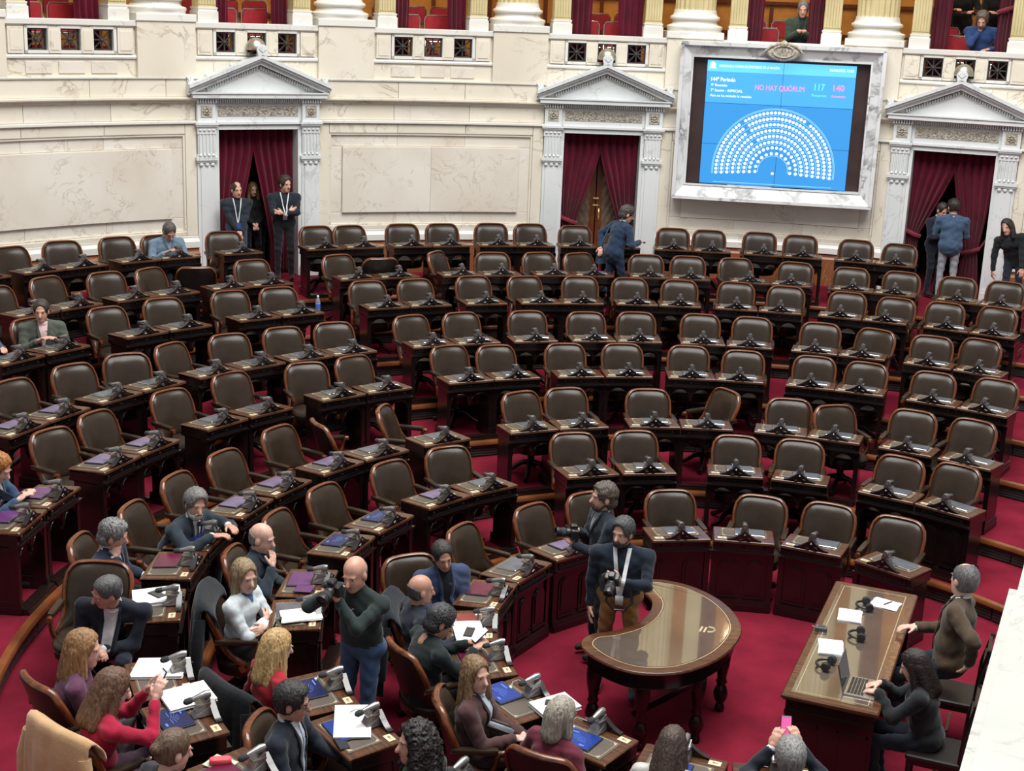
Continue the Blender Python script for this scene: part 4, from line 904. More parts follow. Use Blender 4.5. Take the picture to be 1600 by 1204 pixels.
# ------------------------------------------------------------------ wooden chairs behind the long table
def wood_chair(M, label):
    t = thing('wooden_chair', label, 'chair', group='wooden chairs behind the long table'); t.matrix_world = M
    MB().cham(-.21, .21, -.2, .21, .43, .465, .01).build('seat', 'leather_dark', t)
    MB().box(-.2, .2, -.19, .2, .38, .43).build('seat_frame', 'wood_dark', t)
    for s in (-1, 1):
        MB().tube([(s*.185, .18, 0), (s*.185, .18, .40)], [.016, .022], 6).build('leg', 'wood_dark', t)
        MB().tube([(s*.185, -.22, 0), (s*.185, -.185, .40), (s*.185, -.20, .7), (s*.185, -.26, .96)], .02, 6).build('leg', 'wood_dark', t)
    MB().box(-.185, .185, -.262, -.235, .84, .955).build('top_rail', 'wood_dark', t); MB().box(-.185, .185, -.225, -.205, .60, .64).build('lower_rail', 'wood_dark', t)
    MB().box(-.15, .15, -.245, -.215, .64, .84, Matrix.Rotation(0, 4, 'X')).build('back_panel', 'leather_dark', t)
    MB().box(-.18, .18, -.01, .01, .16, .185).build('stretcher', 'wood_dark', t)
wood_chair(LT @ Matrix.Translation((.80, -.93, 0)) @ Matrix.Rotation(R_(90), 4, 'Z'), 'dark wooden chair with leather back under the typing woman')
wood_chair(LT @ Matrix.Translation((.82, .12, 0)) @ Matrix.Rotation(R_(90), 4, 'Z'), 'dark wooden chair under the man in the brown jacket')
# ------------------------------------------------------------------ marble parapet of the dais at the right edge
dv = Vector((-1.29, -2.96, 0)).normalized(); nv = Vector((-dv.y, dv.x, 0))
if nv.x < 0: nv = -nv
P0 = Vector((2.17, .04, 0))-dv*1.3
def parl(a, b, o0, o1, z0, z1, mb):
    p = [P0+dv*a+nv*o0, P0+dv*b+nv*o0, P0+dv*b+nv*o1, P0+dv*a+nv*o1]
    mb.add([(q.x, q.y, z0) for q in p]+[(q.x, q.y, z1) for q in p], [(3, 2, 1, 0), (4, 5, 6, 7), (0, 1, 5, 4), (1, 2, 6, 5), (2, 3, 7, 6), (3, 0, 4, 7)]); return mb
pw = struct(parl(0, 6.5, .10, .62, 0, 1.14, MB()).build('wall_dais', 'marble_dais'))
parl(1.17, 6.5, -.02, .66, 1.14, 1.20, MB()).build('parapet_coping', 'marble_dais', pw)
parl(-.2, 6.5, .05, .66, 1.20, 1.235, MB()).build('parapet_cap', 'marble_dais', pw)
parl(0, 6.5, .06, .12, 0, .16, MB()).build('plinth', 'marble_dais', pw)
# ------------------------------------------------------------------ things lying on the desks
def desk_item(ang, row, x, y, r=0.0, dz=0.0):
    p, rz = on_desk(ang, row, x, y, dz); return Matrix.Translation(p) @ Matrix.Rotation(rz+R_(r), 4, 'Z') @ Matrix.Rotation(R_(3), 4, 'X')
def world_item(wx, wy, ang, row, r=0.0, dz=0.0):
    """flat item placed at a world position above a desk"""
    a = R_(ang); fx, fy = FR[row]*math.cos(a), FR[row]*math.sin(a); rz = R_(ang+90); dx, dy = wx-fx, wy-fy
    return desk_item(ang, row, dx*math.cos(rz)+dy*math.sin(rz), -dx*math.sin(rz)+dy*math.cos(rz), r, dz)
def folder(M, label, w=.24, h=.31, th=.022, group='white folders on desks'):
    t = thing('folder', label, 'folder', group=group); t.matrix_world = M
    MB().cham(-w/2, w/2, -h/2, h/2, 0, .004, .002).build('back_cover', 'paper', t); MB().box(-w/2+.006, w/2-.006, -h/2+.004, h/2-.006, .004, th-.004).build('pages', 'paper', t)
    MB().cham(-w/2, w/2, -h/2, h/2, th-.004, th, .0015).build('front_cover', 'paper', t); return t
def phone(M, label, lit=None, group=None):
    t = thing('phone', label, 'phone', group=group); t.matrix_world = M
    MB().cham(-.038, .038, -.078, .078, 0, .009, .004).build('casing', 'black_plastic', t); MB().box(-.034, .034, -.072, .072, .009, .0098).build('display', lit or 'glass_dark', t); return t
folder(world_item(-4.94, -.62, 188.7, 3, 8), 'white folder with a phone on top, left side of the sixth row', .30, .38, .03)
phone(world_item(-4.94, -.62, 188.7, 3, -50, .031), 'black phone lying on a white folder on the left')
folder(world_item(-4.60, -1.86, 203.2, 3, -22), 'white folder lying skewed on the desk before the fair-haired woman', .30, .38)
folder(world_item(-4.30, -2.30, 211.0, 3, 0, .014), 'white folder propped on a tablet before the woman in red', .30, .33)
papers(world_item(-3.80, -.45, 185.5, 2, 5, .014), .24, .33, 3, 'loose white papers on the desk beside the bald photographer')
papers(world_item(-3.86, .09, 175.9, 2, 0, .016), .14, .16, 1, 'bright purple card on the desk of the bald man', 'card', 'card', None, 'tab_plum')
folder(world_item(-3.17, -2.18, 215.8, 2, 60, .016), 'white folder lying across the tablet of the man in glasses', .26, .42, .012)
folder(world_item(-2.42, -.24, 180.6, 1, 100, .02), 'white folder with a phone in front of the bald man', .25, .40, .012)
phone(world_item(-2.42, -.25, 180.6, 1, 80, .034), 'dark phone lying on the white folder near the bald man')
folder(world_item(-1.72, -1.46, 213.6, 1, -4, .002), 'thick white folder beside a lit blue tablet in the front row', .25, .32, .03)
phone(world_item(-1.72, -1.45, 213.6, 1, -40, .034), 'black phone on the thick white folder in the front row')
phone(desk_item(215.8, 2, .10, -.36, 80, .003), 'dark phone lying at the edge of the desk of the man in glasses')
t = thing('leaflet', 'patterned leaflet under the coral case at the bottom left', 'leaflet'); t.matrix_world = world_item(-3.90, -3.12, 221.0, 3, 20, .004)
MB().box(-.09, .09, -.07, .07, 0, .006).build('sheet', 'leaflet', t)
t = thing('glasses_case', 'coral pink glasses case on a leaflet at the bottom left', 'case'); t.matrix_world = world_item(-3.90, -3.12, 221.0, 3, 60, .011)
MB().loft([[(sx*(.07 if abs(sx) else 0)*k, sy*.03*k, z) for sx, sy in ((-1, -.7), (-.7, -1), (.7, -1), (1, -.7), (1, .7), (.7, 1), (-.7, 1), (-1, .7))] for k, z in ((.92, 0), (1, .01), (1, .025), (.85, .036))]).build('shell', 'neon_pink', t, True)
MB().box(-.069, .069, -.029, .029, .0165, .0185).build('seam', 'red_fabric', t)
t = thing('water_bottle', 'small blue-labelled water bottle standing on a desk at the left aisle', 'bottle'); t.location = on_desk(124.0, 6, -.27, -.12)[0]
MB().lathe([(0, 0), (.03, 0), (.033, .01), (.033, .13), (.02, .165), (.013, .175), (.013, .19), (0, .19)], 12).build('body', 'bottle_clear', t, True); MB().lathe([(.0335, .035), (.0345, .035), (.0345, .095), (.0335, .095)], 12).build('label_band', 'bottle_blue', t, True); MB().lathe([(0, .188), (.015, .188), (.015, .208), (0, .208)], 10).build('cap', 'paper', t)
# status lights on the near desks
for (ang, row, who) in ((213.6, 1, 'brown-suited woman'), (231.6, 1, 'maroon-jacketed woman'), (211.0, 3, 'woman in red'), (215.8, 2, 'man in glasses')):
    a = R_(ang); rz = R_(ang+90)
    t = thing('voting_unit', 'small black voting unit with green light under the desk edge of the %s' % who, 'device', (FR[row]*math.cos(a), FR[row]*math.sin(a), HZ[row]), rz, 'voting units')
    MB().box(-.16, .10, -.412, -.402, .635, .70).build('face', 'black_plastic', t); MB().lathe([(0, 0), (.008, 0), (.006, .006), (0, .007)], 8, Matrix.Translation((-.09, -.412, .668)) @ Matrix.Rotation(math.pi/2, 4, 'X')).build('green_light', 'led_green', t); MB().lathe([(0, 0), (.006, 0), (.005, .005), (0, .006)], 8, Matrix.Translation((.02, -.412, .668)) @ Matrix.Rotation(math.pi/2, 4, 'X')).build('red_light', 'led_red', t)
# cables from docks to tablets on the near desks
for (row, a) in ((1, 180.6), (1, 196.8), (1, 213.6), (1, 231.6), (1, 249.0), (1, 265.5), (2, 206.2), (2, 215.8)):
    p, rz = on_desk(a, row, 0, 0); t = thing('tablet_cable', 'thin grey cable beside the tablet, %s desk from right, %s' % (ORD[DESKS[row].index(a)], ROWN[row]), 'cable', p, rz, 'tablet cables')
    MB().tube([(-.15, -.17, .012), (-.19, -.13, .03), (-.20, -.07, .028), (-.13, -.045, .02), (-.06, -.06, .02)], .004, 6).build('wire', 'cable', t, True); MB().box(-.165, -.14, -.18, -.165, .003, .016).build('plug', 'paper', t)
# ------------------------------------------------------------------ folding chairs in the gallery
FCM = {}
FCM['backrest'] = (MB().loft([[(sx*.20, -.20+dy, z) for sx, dy in ((-1, 0), (1, 0), (1, .03), (-1, .03))] for z in (.56, .60, .78)]+[[(sx*.17, -.20+dy, .83) for sx, dy in ((-1, 0), (1, 0), (1, .03), (-1, .03))]]).mesh('backrest'), 'red_fabric')
FCM['seat'] = (MB().cham(-.20, .20, -.18, .2, .42, .46, .012).mesh('seat'), 'red_fabric')
fr = MB().tube([(-.21, .15, 0), (-.215, -.12, .40), (-.215, -.19, .55), (-.215, -.19, .79), (-.18, -.19, .845), (.18, -.19, .845), (.215, -.19, .79), (.215, -.19, .55), (.215, -.12, .40), (.21, .15, 0)], .011, 6)
for s in (-1, 1): fr.tube([(s*.20, -.22, 0), (s*.20, .18, .43)], .011, 6)
fr.tube([(-.2, .2, .42), (.2, .2, .42)], .011, 6)
FCM['frame'] = (fr.mesh('frame', True), 'chrome')
for k_, (me_, mt_) in FCM.items(): me_.materials.append(MATS[mt_])
gi = 0
for c, wn in BN.items():
    for row_, (R2, z2) in enumerate(((13.95, 4.80), (14.75, 4.93))):
        xs_ = (-.27, .24) if row_ == 0 else (-.52, 0.0, .5)
        for q, x in enumerate(xs_):
            if c == 67.95 and row_ == 0: x = (-.20, .52)[q]
            if c == 80.62 and row_ == 0: x = (-.30, .24)[q]
            a = c-x/R2*57.3
            t = thing('folding_chair', 'red folding chair, %s in %s of the gallery opening %s' % (['left', 'right'][q] if row_ == 0 else ['left', 'middle', 'right'][q], ['front row', 'second row', 'rear row'][row_], wn), 'chair', (R2*math.cos(R_(a)), R2*math.sin(R_(a)), z2), R_(a+90), 'red folding gallery chairs')
            for k_, (me_, _) in FCM.items(): put(k_, me_, t)
struct(MB().arc(WA0, WA1, 4.6, 4.80, RW+.25, RW+1.0).build('floor_gallery', 'carpet'))
# white spot lamp on the steps
t = thing('floor_spotlight', 'small round white light on the step at the right aisle', 'lamp', (2.62, 9.72, 1.2)); MB().lathe([(0, 0), (.05, 0), (.05, .05), (0, .05)], 12).build('housing', 'chrome', t); MB().lathe([(0, .05), (.045, .05), (.03, .065), (0, .07)], 12).build('lens', 'paper', t)
# ------------------------------------------------------------------ people: bodies as one surface grown around a posed skeleton
def V(*a): return np.array(a, float)
def nrm(v): return v/(np.linalg.norm(v)+1e-9)
def rc(a, b, r1, r2, m): return ('c', V(*a), V(*b), r1, r2, m)
def el(c, ax, r, m): return ('e', V(*c), np.array(ax, float), V(*r), m)      # ax rows are the local axes
def pdist(p, P):
    if p[0] == 'c':
        a, b, r1, r2 = p[1:5]; ba = b-a; l = ba @ ba+1e-12
        h = np.clip(((P-a) @ ba)/l, 0, 1)
        return np.linalg.norm(P-a-h[..., None]*ba, axis=-1)-(r1+(r2-r1)*h)
    q = (P-p[1]) @ p[2].T
    k0 = np.linalg.norm(q/p[3], axis=-1); k1 = np.linalg.norm(q/(p[3]**2), axis=-1)+1e-9
    return k0*(k0-1)/k1
def pbox(p):
    if p[0] == 'c':
        r = max(p[3], p[4]); return np.minimum(p[1], p[2])-r, np.maximum(p[1], p[2])+r
    r = p[3].max(); return p[1]-r, p[1]+r
def sdf(prims, P, k):
    D = np.full(P.shape[:-1], 9.0)
    for p in prims:
        d = pdist(p, P); h = np.clip(.5+.5*(D-d)/k, 0, 1); D = D*(1-h)+d*h-k*h*(1-h)
    return D
def grid_sdf(prims, vox, k, post=None, pad=.03):
    lo = np.min([pbox(p)[0] for p in prims], 0)-pad; hi = np.max([pbox(p)[1] for p in prims], 0)+pad
    n = np.ceil((hi-lo)/vox).astype(int)+1
    D = np.full(tuple(n), .5)
    ax = [lo[i]+vox*np.arange(n[i]) for i in range(3)]
    for p in prims:
        a, b = pbox(p); i0 = np.maximum(0, ((a-.05-lo)/vox).astype(int)); i1 = np.minimum(n, ((b+.05-lo)/vox).astype(int)+2)
        G = np.stack(np.meshgrid(ax[0][i0[0]:i1[0]], ax[1][i0[1]:i1[1]], ax[2][i0[2]:i1[2]], indexing='ij'), -1)
        d = pdist(p, G); S = D[i0[0]:i1[0], i0[1]:i1[1], i0[2]:i1[2]]
        h = np.clip(.5+.5*(S-d)/k, 0, 1); S[...] = S*(1-h)+d*h-k*h*(1-h)
    if post is not None:
        G = np.stack(np.meshgrid(*ax, indexing='ij'), -1); D = post(D, G)
    return D, lo
def nets(D, lo, vox):
    """naive surface nets"""
    s = D < 0; nx, ny, nz = D.shape
    c = np.zeros((nx-1, ny-1, nz-1), int)
    for dx in (0, 1):
        for dy in (0, 1):
            for dz in (0, 1): c += s[dx:nx-1+dx, dy:ny-1+dy, dz:nz-1+dz]
    act = (c > 0) & (c < 8); idx = -np.ones(act.shape, int); cells = np.argwhere(act); idx[act] = np.arange(len(cells))
    acc = np.zeros((len(cells), 3)); cnt = np.zeros(len(cells))
    cor = [(0, 0, 0), (1, 0, 0), (0, 1, 0), (1, 1, 0), (0, 0, 1), (1, 0, 1), (0, 1, 1), (1, 1, 1)]
    for i in range(8):
        for j in range(i+1, 8):
            df = [abs(cor[i][q]-cor[j][q]) for q in range(3)]
            if sum(df) != 1: continue
            a = D[cells[:, 0]+cor[i][0], cells[:, 1]+cor[i][1], cells[:, 2]+cor[i][2]]; b = D[cells[:, 0]+cor[j][0], cells[:, 1]+cor[j][1], cells[:, 2]+cor[j][2]]
            m = (a < 0) != (b < 0); t = np.where(m, a/(a-b+1e-12), 0)
            acc += np.where(m[:, None], np.array(cor[i])+t[:, None]*(np.array(cor[j])-np.array(cor[i])), 0); cnt += m
    verts = lo+vox*(cells+acc/np.maximum(cnt, 1)[:, None])
    faces = []
    for ax in range(3):
        o1, o2 = [(1, 2), (2, 0), (0, 1)][ax]
        sl0 = [slice(1, -1)]*3; sl0[ax] = slice(0, -1); sl1 = [slice(1, -1)]*3; sl1[ax] = slice(1, None)
        a, b = s[tuple(sl0)], s[tuple(sl1)]; e = np.argwhere(a != b)
        if len(e) == 0: continue
        fl_ = a[e[:, 0], e[:, 1], e[:, 2]]
        base_ = e.copy()
        for q in range(3):
            if q != ax: base_[:, q] += 1
        def cell(d1, d2):
            k_ = base_.copy(); k_[:, o1] -= d1; k_[:, o2] -= d2; return idx[k_[:, 0], k_[:, 1], k_[:, 2]]
        q4 = np.stack([cell(0, 0), cell(1, 0), cell(1, 1), cell(0, 1)], 1)
        q4[~fl_] = q4[~fl_][:, ::-1]; faces.append(q4)
    return verts, np.concatenate(faces) if faces else np.zeros((0, 4), int)
def ik(S, T, l1, l2, pole):
    d = T-S; L = np.linalg.norm(d); L2 = min(L, (l1+l2)*.995); u = nrm(d); T2 = S+u*L2
    a = (l1*l1-l2*l2+L2*L2)/(2*L2); h = math.sqrt(max(0, l1*l1-a*a))
    pv = nrm(pole-u*(pole @ u)); return S+u*a+pv*h, T2
def rot_axes(yaw, pitch, roll, base_):
    """base_ rows right, fwd, up; yaw + turns left, pitch + looks down, roll + tilts to own right"""
    r, f, u = base_
    c, s = math.cos(R_(yaw)), math.sin(R_(yaw)); r, f = c*r+s*f, -s*r+c*f
    c, s = math.cos(R_(pitch)), math.sin(R_(pitch)); f, u = c*f-s*u, s*f+c*u
    c, s = math.cos(R_(roll)), math.sin(R_(roll)); u, r = c*u+s*r, -s*u+c*r
    return np.array([r, f, u])
def head_prims(H, A, fem):
    w = .93 if fem else 1.0
    def P_(x, y, z): return H+x*A[0]+y*A[1]+z*A[2]
    return [el(P_(0, -.012, .035), A, (.074*w, .094, .088), 0), el(P_(0, .018, -.03), A, (.060*w, .074, .088), 0), el(P_(0, .048, -.088), A, (.036*w, .036, .030), 0), el(P_(0, -.005, -.055), A, (.058*w, .06, .05), 0),
            rc(P_(0, .086, .008), P_(0, .108, -.032), .009, .014, 0), el(P_(0, .076, .024), A, (.048, .016, .011), 0),
            el(P_(.075*w, -.008, -.012), A, (.011, .021, .031), 0), el(P_(-.075*w, -.008, -.012), A, (.011, .021, .031), 0), rc(P_(0, -.015, -.08), P_(0, -.03, -.19), .052*w, .058*w, 0)]
def hand_prims(Wp, d, nb, side, curl=35, thumb=35):
    """Wp wrist, d direction, nb back-of-hand normal, side +1 right hand"""
    d = nrm(d); nb = nrm(nb-d*(nb @ d)); x = np.cross(d, nb)*side         # x towards the thumb... right hand, palm down: thumb left
    x = -x
    A = np.array([x, d, nb]); out = [el(Wp+d*.048, A, (.041, .052, .017), 0), rc(Wp-d*.03, Wp+d*.02, .026, .026, 0)]
    for i, (off, ln) in enumerate(((.030, .070), (.010, .078), (-.011, .072), (-.030, .058))):
        b = Wp+x*off+d*.088; dr = d; c = curl*(1+.12*i)
        for ln_, k_ in ((ln*.5, .45), (ln*.32, .95), (ln*.25, 1.35)):
            a = R_(c*k_); q = b+(math.cos(a)*d-math.sin(a)*nb)*ln_; out.append(rc(b, q, .0095, .0085, 0)); b = q
    t0 = Wp+x*.030+d*.025; tdir = nrm(x*math.sin(R_(thumb))+d*math.cos(R_(thumb))-nb*.35); t1 = t0+tdir*.045; t2 = t1+nrm(tdir-nb*.25+d*.3-x*.15)*.032
    out += [rc(t0, t1, .013, .011, 0), rc(t1, t2, .011, .009, 0)]
    return out
def to_mesh(name, parts, mats, M=None):
    """parts: list of (verts, faces, material index array)"""
    vs, fs, mi = [], [], []; o = 0
    for v, f, m in parts:
        vs.append(v); fs.append(f+o); mi.append(np.broadcast_to(m, (len(f),))); o += len(v)
    v = np.concatenate(vs); f = np.concatenate(fs); mi = np.concatenate(mi)
    me = bpy.data.meshes.new(name); me.vertices.add(len(v)); me.vertices.foreach_set('co', v.astype(np.float32).ravel())
    me.loops.add(f.size); me.loops.foreach_set('vertex_index', f.astype(np.int32).ravel())
    me.polygons.add(len(f)); me.polygons.foreach_set('loop_start', np.arange(0, f.size, 4, dtype=np.int32)); me.polygons.foreach_set('loop_total', np.full(len(f), 4, np.int32))
    me.polygons.foreach_set('use_smooth', np.ones(len(f), bool)); me.polygons.foreach_set('material_index', mi.astype(np.int32))
    for m in mats: me.materials.append(m)
    me.update(calc_edges=True); me.validate(); return me
def strip_patch(prims, k, org, ax, rows, lift=.005):
    """cloth patch: rows of (x, z) points in the frame ax, dropped on the body from the front"""
    pts = np.array([[org+x*ax[0]+z*ax[2]+.32*ax[1] for x, z in r] for r in rows])
    t = np.zeros(pts.shape[:2])
    for _ in range(28):
        d = sdf(prims, pts-t[..., None]*ax[1], k); t = np.minimum(t+np.maximum(d-lift, -.01), .5)
    P = pts-t[..., None]*ax[1]; n, m = P.shape[:2]
    f = np.array([(i*m+j, i*m+j+1, (i+1)*m+j+1, (i+1)*m+j) for i in range(n-1) for j in range(m-1)])
    return P.reshape(-1, 3), f
SKIN_A = (.60, .34, .25); SKIN_B = (.52, .28, .195); SKIN_C = (.66, .41, .32)
PEOPLE = {}
def person(label, x, y, z, face, top, pants=(.02, .022, .03), shoes=(.012, .011, .011), sk=SKIN_A, hair=(.05, .03, .02), style='short', sit=True, hip=None, lean=6, side=0, twist=0,
           look=(0, 0, 0), rh=None, lh=None, rel=(-.25, -.4, -.6), lel=(.25, .0, 0), feet=None, fem=False, shirt=None, tie=None, jacket=True, beard=None, s=1.0, wide=1.0, rdir=None, ldir=None, rn=None, ln=None,
           curl=(38, 38), glasses=False, lanyard=None, badge=None, rpole=None, lpole=None, vdepth=.30, cuff=None, lanw=.014, neckcol=None, legs=True, coat=0.0, scarf=None):
    """all targets in metres in the person's own frame: x right, y forward, z above the floor"""
    bw = (1.0 if fem else 1.10)*wide
    hz = hip if hip is not None else (.55 if sit else .96)
    R0 = np.array([[1, 0, 0], [0, 1, 0], [0, 0, 1.]])
    Pv = V(0, 0, hz)
    la, sa = R_(lean), R_(side)
    up = nrm(V(math.sin(sa), math.sin(la)*math.cos(sa), math.cos(la)*math.cos(sa)))
    ct, st_ = math.cos(R_(twist)), math.sin(R_(twist)); rt = V(ct, st_, 0); rt = nrm(rt-up*(rt @ up)); fw = np.cross(up, rt)
    A = np.array([rt, fw, up])
    hips = np.array([[1, 0, 0], [0, 1, 0], [0, 0, 1.]])
    C = Pv+up*.26; N = Pv+up*.462
    hb = rot_axes(look[0], look[1], look[2], np.array([rt, nrm(fw*.6+V(*(fw[:2]), 0)*.4), nrm(up*.45+V(0, 0, 1)*.55)]))
    hdir = nrm(up*.5+hb[2]*.5); Hc = N+hdir*.072+hb[2]*.080+hb[1]*.022
    hs = 1.11; piv = Hc-hb[2]*.10
    def hsc(v_): return piv+(np.asarray(v_)-piv)*hs
    SR = N-up*.058+rt*.190*bw; SL = N-up*.058-rt*.190*bw
    k = .028; j = .010 if jacket else .0
    TOP, PAN, SHO = 1, 2, 3
    B = [el(Pv+V(0, -.01, .0), hips, (.172*bw, .13, .125), PAN if not (jacket and not sit) else TOP),
         el(Pv+up*.13+fw*.005, A, ((.160+j)*bw, .122+j+.01*(wide-1)*10, .19), TOP), el(Pv+up*.315, A, ((.180+j)*bw, .120+j, .165), TOP),
         el(N-up*.05, A, (.165*bw, .078, .062), TOP), rc(SR, SL, .062, .062, TOP), rc(N+up*.012, SR+up*.012, .052, .050, TOP), rc(N+up*.012, SL+up*.012, .052, .050, TOP), rc(N-up*.01, N+hdir*.03, .066, .056, TOP)]
    if fem: B.append(el(Pv+up*.335+fw*.07, A, (.135, .07, .07), TOP))
    if jacket and not sit: B.append(el(Pv+V(0, 0, -.03), hips, (.178*bw, .128, .17), TOP))
    if jacket and sit: B.append(el(Pv+up*.02, hips, (.185*bw, .14, .10), TOP))
    if coat: B.append(el(Pv+V(0, 0, -.12), hips, (.19*bw, .145, .28), TOP))
    ua, fa = .275, .245
    dflt_r = (.22, .26, hz+.14) if sit else (.24, .08, hz-.10); dflt_l = (-.22, .26, hz+.14) if sit else (-.24, .08, hz-.10)
    arms = []
    for sgn, S_, tgt, pole in ((1, SR, rh or dflt_r, rpole or (.55, -.5, -.65)), (-1, SL, lh or dflt_l, lpole or (-.55, -.5, -.65))):
        E_, W_ = ik(S_, V(*tgt), ua, fa, V(*pole)); sl_ = .008 if jacket else .002
        B += [rc(S_, E_, .058+sl_, .047+sl_, TOP), rc(E_, W_-nrm(W_-E_)*.015, .046+sl_, .035+sl_, TOP)]
        arms.append((E_, W_))
    th, sh = .41, .40
    for sgn in (1, -1):
        hp = Pv+V(sgn*.09, .02, -.04)
        if feet: ft = V(*feet[0 if sgn > 0 else 1])
        else: ft = V(sgn*.13, .36, .09) if sit else V(sgn*.11, .03, .09)
        K_, An = ik(hp, ft, th, sh, V(sgn*.12, 1, .25 if sit else 0.1))
        B += [rc(hp, K_, .086, .058, PAN), rc(K_, An, .056, .044, PAN), rc(An+V(0, -.03, -.045), An+V(0, .15, -.055), .038, .032, SHO)]
    D, lo = grid_sdf(B, .0185, k)
    v, f = nets(D, lo, .0185)
    # one Newton step onto the surface
    eps = .004; d0 = sdf(B, v, k); g = np.stack([(sdf(B, v+eps*np.eye(3)[q], k)-d0)/eps for q in range(3)], 1); v = v-np.clip(d0, -.012, .012)[:, None]*g/(np.sum(g*g, 1)[:, None]+1e-6)
    fold_ = .0032*np.sin(34*v[:, 2]+16*v[:, 0]+4*np.sin(13*v[:, 1]+9*v[:, 2]))+.0028*np.sin(52*v[:, 2]-30*v[:, 0]+5*np.sin(21*v[:, 1]))
    v = v+g/(np.linalg.norm(g, axis=1)[:, None]+1e-6)*fold_[:, None]
    fc = v[f].mean(1); dm = np.stack([pdist(p, fc) for p in B], 1); mats_i = np.array([p[-1] for p in B])[np.argmin(dm, 1)]
    parts = [(v, f, mats_i)]
    hp_ = head_prims(Hc, hb, fem); D, lo = grid_sdf(hp_, .0085, .014); hv, hf = nets(D, lo, .0085); parts.append((hsc(hv), hf, np.zeros(len(hf), int)))
    hand_info = []
    for sgn, (E_, W_), dr, nb, cu in ((1, arms[0], rdir, rn, curl[0]), (-1, arms[1], ldir, ln, curl[1])):
        d_ = V(*dr) if dr is not None else nrm(W_-E_); nb_ = V(*nb) if nb is not None else V(0, .15, 1.0)
        if abs(nrm(d_) @ nrm(nb_)) > .95: nb_ = V(sgn*.8, .5, .1)
        hpz = hand_prims(W_+nrm(d_)*.012, d_, nb_, sgn, cu); D, lo = grid_sdf(hpz, .0068, .006); a_, b_ = nets(D, lo, .0068); parts.append((a_, b_, np.zeros(len(b_), int))); hand_info.append((W_, nrm(d_), nb_))
    # eyes, brows and mouth sit on the face
    def face_pt(xx, zz, off):
        p = Hc+xx*hb[0]+zz*hb[2]+.2*hb[1]; t = 0
        for _ in range(25): t += max(sdf(hp_, (p-t*hb[1])[None], .014)[0], -.01)
        return p-(t-off)*hb[1]
    def blob(c, r, m):
        D, lo = grid_sdf([el(c, hb, r, 0)], min(r)*.62, .002, pad=min(r)*1.5); a_, b_ = nets(D, lo, min(r)*.62); parts.append((hsc(a_), b_, np.full(len(b_), m)))
    for sx in (-1, 1):
        blob(face_pt(sx*.030, .004, -.002), (.0125, .006, .0065), 5); blob(face_pt(sx*.030, .004, .002), (.0062, .004, .0058), 4)
        blob(face_pt(sx*.031, .024, -.001), (.019, .006, .0042), 6)
    blob(face_pt(0, -.060, -.0015), (.022, .007, .0055), 7)
    hm = hairmat(hair)
    mats = [skin(sk), fabric(top), fabric(pants), fabric(shoes, .5), MATS['eye_dark'], MATS['eye_white'], hm if style != 'bald' else hairmat((.12, .08, .06)), MATS['lips']]
    me = to_mesh('person_body', parts, mats)
    ob = put('person', me); tag(ob, label, 'person')
    ob.location = (x, y, z); ob.rotation_euler = (0, 0, R_(face-90)); ob.scale = (s, s, s)
    rows_v = []
    if shirt is not None or tie is not None:
        nr = 9; ww = .062
        rows_v = [[((u*2-1)*ww*(1-i/(nr-1)*.9), .235-i/(nr-1)*vdepth) for u in [q/6 for q in range(7)]] for i in range(nr)]
        if shirt is not None:
            pv, pf = strip_patch(B, k, Pv+up*.27, A, rows_v, .006); put('shirt_front', to_mesh('shirt_front', [(pv, pf, 0)], [fabric(shirt)]), ob)
            # collar
            cpts = [N+up*.012+hdir*.02+rt*.066*math.cos(a)+fw*(.064*math.sin(a)+.01)-up*.022*math.sin(a) for a in [2*math.pi*q/16 for q in range(17)]]
            cp = [rc(cpts[q], cpts[q+1], .013, .013, 0) for q in range(16)]; D, lo = grid_sdf(cp, .009, .006); a_, b_ = nets(D, lo, .009); put('collar', to_mesh('collar', [(a_, b_, 0)], [fabric(shirt)]), ob)
        if tie is not None:
            rr = [[((u*2-1)*(.010+.012*min(1, i/6)), .20-i/8*(vdepth-.03)) for u in (0, .5, 1)] for i in range(9)]
            pv, pf = strip_patch(B, k, Pv+up*.27, A, rr, .011); put('tie', to_mesh('tie', [(pv, pf, 0)], [fabric(tie)]), ob)
        if jacket:
            for sx in (-1, 1):
                rr = [[(sx*(ww*(1-i/8*.9)+q*(.034 if 1 < i < 7 else .018)), .235-i/8*vdepth) for q in (0, .5, 1)] for i in range(9)]
                pv, pf = strip_patch(B, k, Pv+up*.27, A, rr, .010); o_ = put('lapel', to_mesh('lapel', [(pv, pf, 0)], [fabric(tuple(c*.8 for c in top))]), ob); md = o_.modifiers.new('t', 'SOLIDIFY'); md.thickness = .006
    if neckcol is not None:
        cp = [rc(N-up*.01, N+hdir*.055, .070, .062, 0)]; D, lo = grid_sdf(cp, .01, .006); a_, b_ = nets(D, lo, .01); put('neck_collar', to_mesh('neck_collar', [(a_, b_, 0)], [fabric(neckcol)]), ob)
    if cuff is not None:
        for (E_, W_) in arms:
            dd = nrm(W_-E_); cp = [rc(W_-dd*.03, W_+dd*.005, .036, .034, 0)]; D, lo = grid_sdf(cp, .008, .004); a_, b_ = nets(D, lo, .008); put('cuff', to_mesh('cuff', [(a_, b_, 0)], [fabric(cuff)]), ob)
